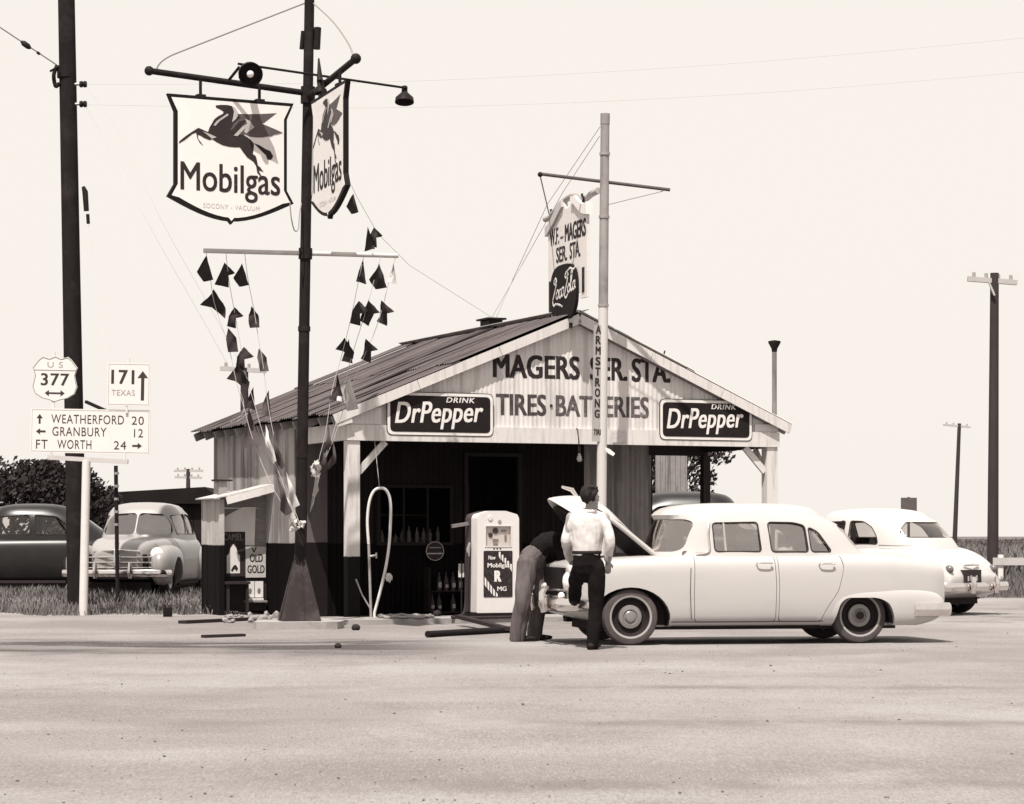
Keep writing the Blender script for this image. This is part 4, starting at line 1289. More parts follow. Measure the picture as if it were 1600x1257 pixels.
# shield
F = rsF(50, 628)
q = lambda pts_: [(x * px_, y * px_) for x, y in pts_]
half = [(0, 72), (9, 68), (20, 71), (26, 66), (35, 54), (31, 42), (33, 32), (35, 24), (31, 13), (20, 6), (8, 3), (0, 0)]
full = [(35 + x, y) for x, y in half] + [(35 - x, y) for x, y in half[-2:0:-1]]
sd = part('route_shield', MB().prism(q(full), -.015, 0).mesh(None, F), sgn, rs, world=True)
part('edge_line', MB().tube([F @ Vector((x * px_ * .97 + .01, y * px_ * .97 + .01, .002)) for x, y in full] + [F @ Vector((full[0][0] * px_ * .97 + .01, full[0][1] * px_ * .97 + .01, .002))], .006, 4).tube([F @ Vector((3 * px_, 50 * px_, .002)), F @ Vector((67 * px_, 50 * px_, .002))], .005, 4).mesh(), faint, sd, world=True)
rtext('U S', 23, 54, 24, 9, F, sd, faint); rtext('377', 13, 26, 44, 19, F, sd, sink, .015)
arrow(42, 14, 17, 0, F, sd); arrow(28, 14, 17, 180, F, sd)
for q_ in ((84, 550, 560), (83, 626, 641)):
    part('hanger', MB().beam(P(q_[0], q_[1], 39.98), P(q_[0], q_[2], 39.98), .045, .03).mesh(), rp, rs, world=True)
# square marker
F = rsF(167, 634)
sq = part('square_marker', MB().prism(round_poly(q([(0, 0), (67, 0), (67, 67), (0, 67)]), .03), -.015, 0).mesh(None, F), sgn, rs, world=True)
part('edge_line', MB().bb((.02, .02, 0), (67 * px_ - .02, .026, .002)).bb((.02, 67 * px_ - .026, 0), (67 * px_ - .02, 67 * px_ - .02, .002)).bb((.02, .02, 0), (.026, 67 * px_ - .02, .002)).bb((67 * px_ - .026, .02, 0), (67 * px_ - .02, 67 * px_ - .02, .002)).mesh(None, F), faint, sq, world=True)
rtext('171', 6, 34, 36, 22, F, sq, sink, .02); rtext('TEXAS', 7, 16, 36, 9, F, sq, faint)
arrow(55, 32, 46, 90, F, sq, 5, 11)
for q_ in ((201, 560, 568), (198, 634, 646)):
    part('hanger', MB().beam(P(q_[0], q_[1], 39.98), P(q_[0], q_[2], 39.98), .035, .03).mesh(), rp, rs, world=True)
st = thing('steel_stake', 'thin dark perforated steel stake behind the road sign post', 'stake', loc=(P(183, 838, 43.5).x, 43.5, 0))
part('stake', MB().tube([P(184, 948, 43.5), P(181, 728, 43.5)], .035, 8).mesh(50), dark_metal, st, world=True)
for k in range(5):
    part('clip', MB().tube([P(182, 738 + k * 20, 43.5), P(182, 742 + k * 20, 43.5)], .043, 8).mesh(50), grey_metal, st, world=True)

# small sign back, vent pipe, guard rail
t = thing('small_sign', 'small dark sign back above the pale parked car', 'sign', loc=(P(1420, 838, 75).x, 75, 0))
part('panel', MB().bb((-.24, -.02, EYE + 38 * 75 / FPX), (.24, .0, EYE + 60 * 75 / FPX)).mesh(), mat('sign_back', .09, .7, .3, 5), t)
part('post', MB().beam((0, .03, 0), (0, .03, EYE + 61 * 75 / FPX), .07, .07).mesh(), wood_dark, t)
t = thing('vent_pipe', 'tall thin vent pipe with flared cap right of the station', 'pipe', loc=(P(1210, 838, 44).x, 44, 0))
part('pipe', MB().tube([P(1210, 838, 44) * 1 - Vector((0, 0, EYE)), P(1210, 545, 44)], .042, 10).mesh(50), mat('pipe_brown', .12, .6, .3, 5, streak=(.3, .5, (6, 6, 1))), t, world=True)
part('cap', MB().lathe([(.045, -.16), (.055, -.1), (.11, 0), (.11, .03), (0, .05)], Matrix.Translation(P(1210, 536, 44)), 14).mesh(50), dark_metal, t, world=True)
gr = thing('guard_rail', 'low white guard rail on short posts at the far right edge', 'guard rail', loc=(P(1580, 838, 66).x, 66, 0))
for k in range(5):
    part('post', MB().bb((-.35 + k * 1.0, -.06, 0), (-.22 + k * 1.0, .06, .78)).mesh(), white if k % 2 == 0 else wood_dark, gr)
part('rail', MB().bb((-.5, -.10, .5), (4.2, -.062, .70)).mesh(), mat('rail_paint', .4, .7, .3, 3, dirt=(.15, .6, 3)), gr)

# far shed, trees
fs = thing('long_shed', 'long low black shed on the skyline behind the pale parked car', 'shed', loc=P(225, 838, 85) - Vector((0, 0, EYE - .22)))
part('wall', MB().bb((-2.5, 0, 0), (2.45, 4, 2.2)).mesh(), mat('shed_black', .012, .85, .4, 2), fs)
part('roof', MB().prism([(-2.6, 2.45), (2.1, 2.72), (2.65, 2.3), (2.6, 2.15), (-2.6, 2.15)], -4.3, .3, Matrix(((1, 0, 0, 0), (0, 0, -1, 0), (0, 1, 0, 0), (0, 0, 0, 1)))).mesh(), mat('shed_roof_black', .012, .8, .4, 2), fs)
for k in range(6):
    part('plank', MB().bb((-2.4 + k * .82, -.03, 0), (-1.6 + k * .82, -.002, 2.14)).mesh(), mat('shed_plank', .014, .85, .5, 3), fs)

def tree(lab, base, h, rad, seed, n, v, cz=.62, leaf=.16, group=None, open_=0.0, trunk_h=.45):
    rnd = random.Random(seed)
    t = thing('tree', lab, 'tree', loc=base, group=group)
    mb = MB()
    mb.tube([(0, 0, -.1), (.05, 0, h * trunk_h * .5), (-.03, .04, h * trunk_h), (0, 0, h * .8)], [.14, .11, .09, .03], 9)
    tips = []
    for i in range(9):
        a = rnd.uniform(0, 6.28); z0 = h * rnd.uniform(.25, .6)
        e = Vector((math.cos(a) * rad * rnd.uniform(.5, .85), math.sin(a) * rad * rnd.uniform(.5, .85), h * rnd.uniform(.5, .92)))
        m_ = Vector((e.x * .45, e.y * .45, z0 + (e.z - z0) * .6))
        mb.tube([(0, 0, z0), m_, e], [.06, .04, .015], 6)
        tips.append(e)
    part('trunk', mb.mesh(50), wood_dark, t)
    bm = bmesh.new()
    cl = [(e + Vector((rnd.uniform(-.3, .3), rnd.uniform(-.3, .3), rnd.uniform(-.2, .2))) * rad, rad * rnd.uniform(.28, .5)) for e in tips for _ in range(2)]
    cl += [(Vector((rnd.uniform(-.8, .8) * rad, rnd.uniform(-.8, .8) * rad, h * rnd.uniform(.12, .5))), rad * rnd.uniform(.25, .42)) for _ in range(7)]
    for i in range(n):
        c, r = rnd.choice(cl)
        d = Vector((rnd.gauss(0, 1), rnd.gauss(0, 1), rnd.gauss(0, .8)))
        d = d.normalized() * r * rnd.random() ** .4
        p = c + d
        if p.z < .05 or p.z > h: continue
        nrm = Vector((rnd.gauss(0, 1), rnd.gauss(0, 1), rnd.gauss(.3, 1))).normalized()
        a = nrm.orthogonal().normalized(); b_ = nrm.cross(a)
        s_ = leaf * rnd.uniform(.5, 1.2)
        vv = [bm.verts.new(p + a * s_ * x + b_ * s_ * y) for x, y in ((-.5, 0), (0, -.28), (.55, 0), (0, .28))]
        bm.faces.new(vv)
    me = bpy.data.meshes.new("mesh"); bm.to_mesh(me); bm.free()
    part('crown', me, mat('leaf_%d' % int(v * 1000), v, .8, .6, 1.2, spec=.2), t)
    return t
tree('broad dark tree filling the left edge behind the black sedan', P(20, 838, 78) - Vector((0, 0, EYE)), 3.7, 1.9, 3, 9000, .03, leaf=.2, group='dark trees behind the parked cars')
tree('dark round tree directly behind the leaning utility pole', P(88, 838, 80) - Vector((0, 0, EYE)), 3.7, 1.5, 5, 7000, .03, leaf=.2, group='dark trees behind the parked cars')
tree('smaller dark bush between the utility pole and the long shed', P(140, 838, 82) - Vector((0, 0, EYE)), 2.9, 1.0, 8, 7000, .03, group='dark trees behind the parked cars')
tree('leafy tree seen through the open canopy behind the station', P(1058, 838, 56) - Vector((0, 0, EYE)), 4.1, 1.05, 11, 4200, .05, leaf=.13)
tree('dark leafy bush between the office corner and the hung tin panel', P(1026, 838, 53) - Vector((0, 0, EYE)), 3.4, .55, 17, 3000, .035, leaf=.12)
t = thing('tin_fence_panel', 'weathered corrugated tin panel hung before the tree behind the canopy', 'tin panel', loc=P(1052, 838, 50) - Vector((0, 0, EYE)))
rows = []
for z in (1.95, 2.9):
    rows.append([(-.36 + i * .012, .02 * math.sin(i * .75), z) for i in range(54)])
part('sheet', MB().strip(rows).mesh(60), mat('tin_panel', .22, .7, .5, 4, streak=(.05, .7, (8, 8, .6))), t)
part('post', MB().beam((-.3, .05, 0), (-.3, .05, 2.9), .06, .06).beam((.26, .05, 0), (.26, .05, 2.9), .06, .06).mesh(), wood_dark, t)
part('rail', MB().beam((-.4, .05, 1.97), (.32, .05, 1.97), .05, .05).mesh(), wood_grey, t)

# ------------------------------------------------------------------ fuel pump
gp0 = G(769, 972.5)
gp = thing('fuel_pump', 'white enamel fuel pump with dials and dark advertising plate', 'fuel pump', M=Matrix.Translation((gp0.x, gp0.y, .075)) @ Matrix.Rotation(R(23.5), 4, 'Z'))
enamel = mat('pump_enamel', .58, .3, .06, 4, dirt=(.5, .35, 3), spec=.5)
pw, pdp, ph = .69, .46, 1.56
prof = [(-pw / 2, .07), (pw / 2, .07), (pw / 2 - .01, .6), (pw / 2 - .012, 1.46), (pw / 2 - .04, ph - .045), (.12, ph + .005), (-.12, ph + .005), (-pw / 2 + .04, ph - .045), (-pw / 2 + .012, 1.46), (-pw / 2 + .01, .6)]
XZ = Matrix(((1, 0, 0, 0), (0, 0, -1, 0), (0, 1, 0, 0), (0, 0, 0, 1)))
cabm = MB().prism(round_poly(prof, .02, 3), .0, pdp / 2, XZ).mesh(30)
cut = MB().bb((-.20, -.5, 1.05), (.20, -pdp / 2 + .05, 1.34)).mesh()
part('front_cabinet', boolean(cabm, cut), enamel, gp)
part('rear_cabinet', MB().prism(round_poly(prof, .02, 3), -pdp / 2, -.006, XZ).mesh(30), mat('pump_rear', .05, .45, .3, 4, dirt=(.15, .4, 3)), gp)
part('seam_gasket', MB().prism([(x * .985, z) for x, z in prof], -.006, 0, XZ).mesh(), black, gp)
part('plinth', MB().bb((-pw / 2 - .02, -pdp / 2 - .02, 0), (pw / 2 + .02, pdp / 2 + .02, .068)).mesh(), black, gp)
part('dial_face', MB().bb((-.198, -pdp / 2 + .04, 1.052), (.198, -pdp / 2 + .049, 1.338)).mesh(), mat('dial_grey', .6, .5, .15, 6), gp)
FY = -pdp / 2
for (x, z, r) in ((-.03, 1.275, .045), (-.11, 1.21, .034)):
    part('dial', MB().lathe([(0, 0), (r, 0), (r, .012), (0, .016)], Matrix.Translation((x, FY + .04, z)) @ Matrix.Rotation(R(90), 4, 'X'), 18).mesh(50), ink, gp)
for (x, z, w_, h_) in ((-.03, 1.135, .09, .035), (-.03, 1.075, .07, .03), (.10, 1.275, .08, .03), (.13, 1.17, .03, .09)):
    part('counter_window', MB().bb((x - w_ / 2, FY + .028, z - h_ / 2), (x + w_ / 2, FY + .039, z + h_ / 2)).mesh(), mat('counter_mat', .2, .4, .6, 60), gp)
part('dial_glass', MB().bb((-.2, FY - .002, 1.05), (.2, FY + .002, 1.34)).mesh(), glass_mat('dial_glass_mat', .96, .02), gp)
part('bezel', MB().bb((-.215, FY - .008, 1.34), (.215, FY + .01, 1.355)).bb((-.215, FY - .008, 1.035), (.215, FY + .01, 1.05)).bb((-.215, FY - .008, 1.05), (-.2, FY + .01, 1.34)).bb((.2, FY - .008, 1.05), (.215, FY + .01, 1.34)).mesh(), enamel, gp)
for (x, z, r, m_) in ((-.13, 1.46, .042, mat('badge_pale', .55, .4, .3, 30)), (.02, 1.41, .028, grey_metal)):
    part('badge', MB().lathe([(0, 0), (r, 0), (r * .9, .012), (0, .014)], Matrix.Translation((x, FY - .0, z)) @ Matrix.Rotation(R(90), 4, 'X'), 18).mesh(50), m_, gp)
for k in range(3):
    part('price_digit', MB().bb((-.08 + k * .05, FY - .003, 1.0), (-.055 + k * .05, FY - .0005, 1.02)).mesh(), ink, gp)
F = Matrix.Translation((-.235, FY - .001, .30)) @ Matrix(((1, 0, 0, 0), (0, 0, -1, 0), (0, 1, 0, 0), (0, 0, 0, 1)))
aw, ah = .46, .68
ad = part('advert_plate', MB().prism(round_poly([(0, 0), (aw, 0), (aw, ah), (0, ah)], .02), 0, .005).mesh(None, F), ink, gp)
def atext(s_, x, y, w_, h_, sh=0, b=0):
    me = text_mesh(s_, w_, h_, sh, b, .002); me.transform(F @ Matrix.Translation((x, y, .0052))); part('lettering', me, white, ad)
atext('New', .07, .55, .12, .06, .2, .01); atext('Mobilgas', .06, .415, .35, .085, 0, .02); atext('R', .165, .225, .12, .165, 0, .05); atext('MG', .215, .09, .15, .065, 0, .02)
st_ = MB()
for k in range(5):
    x = .24 + k * .045
    st_.prism([(x, .665 - k * .045), (x + .028, .665 - k * .045), (x + .028, .55 - k * .045), (x, .6 - k * .045)], .0052, .0065)
    x = .015 + k * .045
    st_.prism([(x, .30 - k * .055), (x + .028, .26 - k * .055), (x + .028, max(.01, .14 - k * .05)), (x, max(.01, .18 - k * .05))], .0052, .0065)
part('stripes', st_.mesh(None, F), white, ad)
part('hose', MB().tube(catmull([(-.36, 0, .95), (-.42, -.02, .9), (-.43, -.03, .5), (-.45, -.06, .2), (-.52, -.12, .05), (-.75, -.3, .015), (-.3, -.5, .015), (.2, -.45, .015), (.33, -.3, .02)]), .02, 8).mesh(50), rubber, gp)
part('nozzle', MB().tube([(-.37, -.03, 1.1), (-.39, -.02, 1.0), (-.38, -.01, .9)], [.015, .03, .02], 8).mesh(50), grey_metal, gp)
part('side_arm', MB().beam((-.34, .1, 1.38), (-.60, .1, 1.34), .06, .05).mesh(), mat('arm_tan', .14, .7, .3, 6), gp)
solo('price_card', MB().bb((0, 0, 0), (.09, .004, .2)).mesh(None, Matrix.Translation(gp0 + Vector((-.50, .15, .66))) @ Matrix.Rotation(R(23.5), 4, 'Z')), MATS['poster_white'], 'small white price card beside the left side of the fuel pump', 'card')
solo('card_stand', MB().tube([gp0 + Vector((-.455, .175, .07)), gp0 + Vector((-.455, .175, .9))], .012, 6).mesh(50), dark_metal, 'thin dark rod holding the white card left of the pump', 'rod')

# ------------------------------------------------------------------ hose stand
HD = 36.7
hs_ = thing('hose_stand', 'thin standpipe with a pale looped hose beside the canopy post', 'hose stand', loc=G(578, 973))
pale = mat('hose_pale', .55, .7, .15, 10)
part('pipe', MB().tube([P(580, 974, HD), P(576, 845, HD)], .02, 8).mesh(50), grey_metal, hs_, world=True)
part('tap', MB().tube([P(577, 870, HD), P(588, 868, HD), P(588, 872, HD)], .018, 8).tube([P(588, 864, HD), P(588, 873, HD)], .012, 8).mesh(50), grey_metal, hs_, world=True)
part('stay_rod', MB().tube([P(556, 905, HD), P(566, 930, HD), P(579, 952, HD)], .012, 6).mesh(50), grey_metal, hs_, world=True)
loop = [(576, 850), (574, 815), (577, 785), (584, 768), (594, 763), (604, 767), (610, 785), (610, 820), (607, 860), (600, 900), (590, 940), (585, 960), (588, 970), (598, 974)]
part('hose', MB().tube(catmull([P(x, y, HD) for x, y in loop], 6), .021, 8).mesh(50), pale, hs_, world=True)
coil = []
cc = G(635, 974)
for i in range(60):
    a = i / 60 * 4 * math.pi - 2.6
    r = .36 + .05 * math.sin(i)
    coil.append((cc.x + r * math.cos(a), cc.y + r * 1.1 * math.sin(a), .092 + .012 * (i / 60) + (.012 * (i % 3 == 0))))
part('hose_coil', MB().tube([P(598, 974, HD)] + coil, .02, 8).mesh(50), mat('hose_dark', .22, .8, .4, 10), hs_, world=True)
part('hanger_wire', MB().tube([P(593, 763, HD), B(.42, -.02, 2.69)], .006, 5).mesh(50), wire_mat, hs_, world=True)
me = MB().ball(P(608, 903, HD - .03), (.05, .03, .07)).mesh(50)
for v in me.vertices: v.co += Vector((noise.noise(v.co * 25), 0, noise.noise(v.co * 25 + Vector((3, 3, 3))))) * .03
solo('rag', me, flag_pale, 'small white rag hanging on the hose loop', 'rag')

# bottle rack against the wainscot and a round plaque
br = thing('bottle_rack', 'low dark rack of small pale-labelled oil bottles against the office wall', 'bottle rack', M=BM_ @ Matrix.Translation((2.05, 1.9, 0.02)))
part('frame', MB().bb((0, 0, .02), (.9, .22, .05)).bb((0, 0, .36), (.9, .22, .38)).bb((0, 0, 0), (.03, .22, .75)).bb((.87, 0, 0), (.9, .22, .75)).mesh(), black, br)
for i in range(7):
    for zz in (.05, .38):
        x = .09 + i * .12
        if random.random() < .25: continue
        b_ = part('bottle', MB().lathe([(0, 0), (.04, 0), (.04, .16), (.014, .24), (.014, .29), (0, .29)], Matrix.Translation((x, .1, zz)), 10).mesh(50), mat('oil_glass', .04, .2, .3, 9), br)
        part('label', MB().bb((x - .026, .052, zz + .05), (x + .026, .058, zz + .05 + random.uniform(.04, .1))).mesh(), mat('label_grey', .22, .6, .4, 20), b_)
pl = thing('round_plaque', 'faint dark round plaque with a pale rim on the office wainscot', 'plaque', M=frame(B(2.32, 2.33, 1.03), U))
part('disc', MB().lathe([(0, 0), (.16, 0), (.16, .01), (0, .01)], None, 24).mesh(50), mat('plaque_dark', .03, .5, .3, 9), pl)
part('rim', MB().tube([(.15 * math.cos(i / 24 * 6.2832), .15 * math.sin(i / 24 * 6.2832), .012) for i in range(25)], .008, 5).mesh(50), grey_metal, pl)
part('band', MB().bb((-.13, -.05, .01), (.13, -.03, .014)).bb((-.1, .05, .01), (.1, .06, .014)).mesh(), grey_metal, pl)

# ------------------------------------------------------------------ clutter on the ground
def plank(name, pa, pb2, w, h, m_, lab, cat, z=0.0, zb=None):
    a = G(*pa); b_ = G(*pb2)
    a.z = z + h / 2 + .002; b_.z = (z if zb is None else zb) + h / 2 + .002
    solo(name, MB().beam(a, b_, w, h).mesh(), m_, lab, cat, 'boards and pipes on the ground')
plank('board', (285, 975), (412, 969), .16, .045, wood_dark, 'long dark board on the ground in front of the lean-to', 'board', 0)
plank('board', (317, 997), (381, 995), .09, .035, wood_dark, 'short dark board lying on the gravel left of the sign pole', 'board')
a = G(668, 997); b_ = G(800, 989); a.z = b_.z = .045
solo('pipe', MB().tube([a, b_], .043, 10).mesh(50), black, 'thick black pipe lying on the gravel in front of the fuel pump', 'pipe', 'boards and pipes on the ground')
a = G(716, 978); b_ = G(792, 990); a.z = .13; b_.z = .06
solo('board', MB().beam(a, b_, .1, .05).mesh(), wood_dark, 'dark board slanting off the island beside the pump', 'board', 'boards and pipes on the ground')
o = G(262, 964)
ca = thing('can', 'small black square can standing on the gravel left of the lean-to', 'can', loc=o)
part('body', MB().bb((-.065, -.06, 0), (.065, .06, .15), .006).mesh(50), black, ca)
part('handle', MB().tube([(-.04, 0, .15), (-.03, 0, .18), (.03, 0, .18), (.04, 0, .15)], .006, 6).mesh(50), dark_metal, ca)
for i, (x, y, r, lab) in enumerate(((528, 1013, .035, 'dark stone in the oily track below the sign pole'), (556, 985, .05, 'dark stone against the foot of the canopy post'), (683, 971, .055, 'round black ball-like weight on the island left of the pump'))):
    c = G(x, y)
    me = MB().ball((c.x, c.y, r * .7 + (.07 if i == 2 else 0)), (r * 1.2, r, r)).mesh(50)
    solo('stone', me, wood_dark, lab, 'stone')
# ------------------------------------------------------------------ cars
# car space: x runs rearward from the front axle, y towards the car's right side, z up
SEC = [(0, 0), (.5, 0), (.84, .0), (.95, .05), (.99, .18), (1.0, .36), (1.0, .56), (.985, .74), (.95, .87), (.87, .955), (.70, .995), (.36, 1.01), (0, 1.015)]
def hull(stations, top, bot, wid, sec=SEC, lev=1):
    rows = []
    for x in stations:
        zt, zb, w = spline(top, x), spline(bot, x), spline(wid, x)
        r = [(x, -fy * w, zb + fz * (zt - zb)) for fy, fz in sec]
        r += [(x, fy * w, zb + fz * (zt - zb)) for fy, fz in sec[-2:0:-1]]
        rows.append(r)
    bm = bmesh.new()
    vv = [[bm.verts.new(p) for p in r] for r in rows]
    n = len(rows[0])
    for a, b in zip(vv, vv[1:]):
        for i in range(n):
            bm.faces.new((a[i], a[(i + 1) % n], b[(i + 1) % n], b[i]))
    bm.faces.new(vv[0][::-1]); bm.faces.new(vv[-1])
    bmesh.ops.recalc_face_normals(bm, faces=bm.faces[:])
    me = bpy.data.meshes.new("mesh"); bm.to_mesh(me); bm.free()
    return modified(me, [('SUBSURF', dict(levels=lev, render_levels=lev))])

def stations(x0, x1, n):
    s = [x0, x0 + .015, x0 + .05, x0 + .11, x0 + .2]
    e = [x1 - .2, x1 - .11, x1 - .05, x1 - .015, x1]
    k = max(2, int((x1 - x0 - .4) / n))
    return s + [x0 + .2 + (x1 - x0 - .4) * i / k for i in range(1, k)] + e

def dome(levels, cap, n=72, power=3.2):
    """glasshouse: levels (z, x front, x rear, half width); cap (z, scale) above the last"""
    rows = []
    def ring(z, xf, xr, hw, pw=power):
        cx, a = (xf + xr) / 2, (xr - xf) / 2
        r = []
        for i in range(n):
            t = 2 * math.pi * i / n
            c, s_ = math.cos(t), math.sin(t)
            r.append((cx + a * math.copysign(abs(c) ** (2 / pw), c), hw * math.copysign(abs(s_) ** (2 / pw), s_), z))
        return r
    for l in levels:
        rows.append(ring(*l))
    z, xf, xr, hw = levels[-1]
    for zz, sc, sh_ in cap:
        cx, a = (xf + xr) / 2 + sh_, (xr - xf) / 2
        rows.append(ring(zz, cx - a * sc, cx + a * sc, hw * sc, power - .4 * (1 - sc)))
    bm = bmesh.new()
    vv = [[bm.verts.new(p) for p in r] for r in rows]
    for a, b in zip(vv, vv[1:]):
        for i in range(n):
            bm.faces.new((a[i], a[(i + 1) % n], b[(i + 1) % n], b[i]))
    c = bm.verts.new((sum(v.co.x for v in vv[-1]) / n, 0, rows[-1][0][2] + .004))
    for i in range(n):
        bm.faces.new((vv[-1][i], vv[-1][(i + 1) % n], c))
    bmesh.ops.recalc_face_normals(bm, faces=bm.faces[:])
    me = bpy.data.meshes.new("mesh"); bm.to_mesh(me); bm.free()
    return me

YZ = Matrix(((0, 0, 1, 0), (1, 0, 0, 0), (0, 1, 0, 0), (0, 0, 0, 1)))   # polygon (y, z), extruded along x
def side_cut(poly, y0, y1):
    return MB().prism(poly, -y1, -y0, XZ).mesh()
def end_cut(poly, x0, x1):
    return MB().prism(poly, x0, x1, YZ).mesh()
def circ(cx, cz, r, n=28):
    return [(cx + r * math.cos(2 * math.pi * i / n), cz + r * math.sin(2 * math.pi * i / n)) for i in range(n)]

def wheel(t, x, y, r, w, side, tyre_m, rim_m, cap_m, wall_m=None, turn=0, hr=1.0):
    """side -1: outer face towards -y"""
    M = Matrix.Translation((x, y, r)) @ Matrix.Rotation(turn, 4, 'Z') @ Matrix.Rotation(R(90) * (1 if side < 0 else -1), 4, 'X')
    h = w / 2
    ri = r * .68
    o = part('wheel', MB().lathe([(ri, -h * .9), (r * .80, -h), (r * .95, -h * .85), (r, -h * .5), (r, h * .5), (r * .95, h * .85), (r * .80, h), (ri, h * .9), (ri, -h * .9)], M, 36).mesh(35), tyre_m, t)
    if wall_m:
        part('whitewall', MB().lathe([(ri * 1.02, h * .94), (r * .74, h * .99), (r * .765, h * 1.0)], M, 36).mesh(60), wall_m, o)
    part('rim', MB().lathe([(ri, h * .92), (ri * .96, h * .75), (ri * .86, h * .35), (ri * .7, h * .3), (ri * .62, h * .5), (0, h * .5)], M, 32).mesh(35), rim_m, o)
    part('hubcap', MB().lathe([(ri * .86 * hr, h * .52), (ri * .82 * hr, h * .66), (ri * .55 * hr, h * .74), (ri * .48 * hr, h * .60), (ri * .30, h * .62), (ri * .24, h * .88), (0, h * .93)], M, 28).mesh(50), cap_m, o)
    return o

def bumper(t, name, xc, bow, half, z, hgt, thick, m_, wrap=.35, tilt=0):
    pts_ = []
    sgn = -1 if bow < 0 else 1
    for i in range(25):
        f = -1 + 2 * i / 24
        y = half * math.sin(f * math.pi / 2 * .999)
        x = xc - sgn * abs(bow) * abs(f) ** 2.5 - sgn * wrap * max(0, abs(f) - .72) / .28 * abs(f) ** 6
        pts_.append((x, y, z + tilt * f))
    n = 10
    sec = [(-.5, -1), (.2, -.95), (.5, -.6), (.62, 0), (.5, .6), (.2, .95), (-.5, 1)]
    rows = []
    for i, p in enumerate(pts_):
        a = Vector(pts_[max(0, i - 1)]); b = Vector(pts_[min(24, i + 1)])
        d = (b - a).normalized()
        nrm = Vector((d.y, -d.x, 0)) * (-1 if sgn < 0 else 1)
        if (nrm.x > 0) != (sgn > 0): nrm = -nrm
        if abs(nrm.x) < .15: nrm = Vector((0, 1 if p[1] > 0 else -1, 0))
        rows.append([Vector(p) + nrm * s_ * thick + Vector((0, 0, q * hgt / 2)) for s_, q in sec])
    mb = MB(); mb.strip(rows)
    me = mb.mesh()
    me = modified(me, [('SOLIDIFY', dict(thickness=.008))])
    return part(name, smooth(me, 50), m_, t)

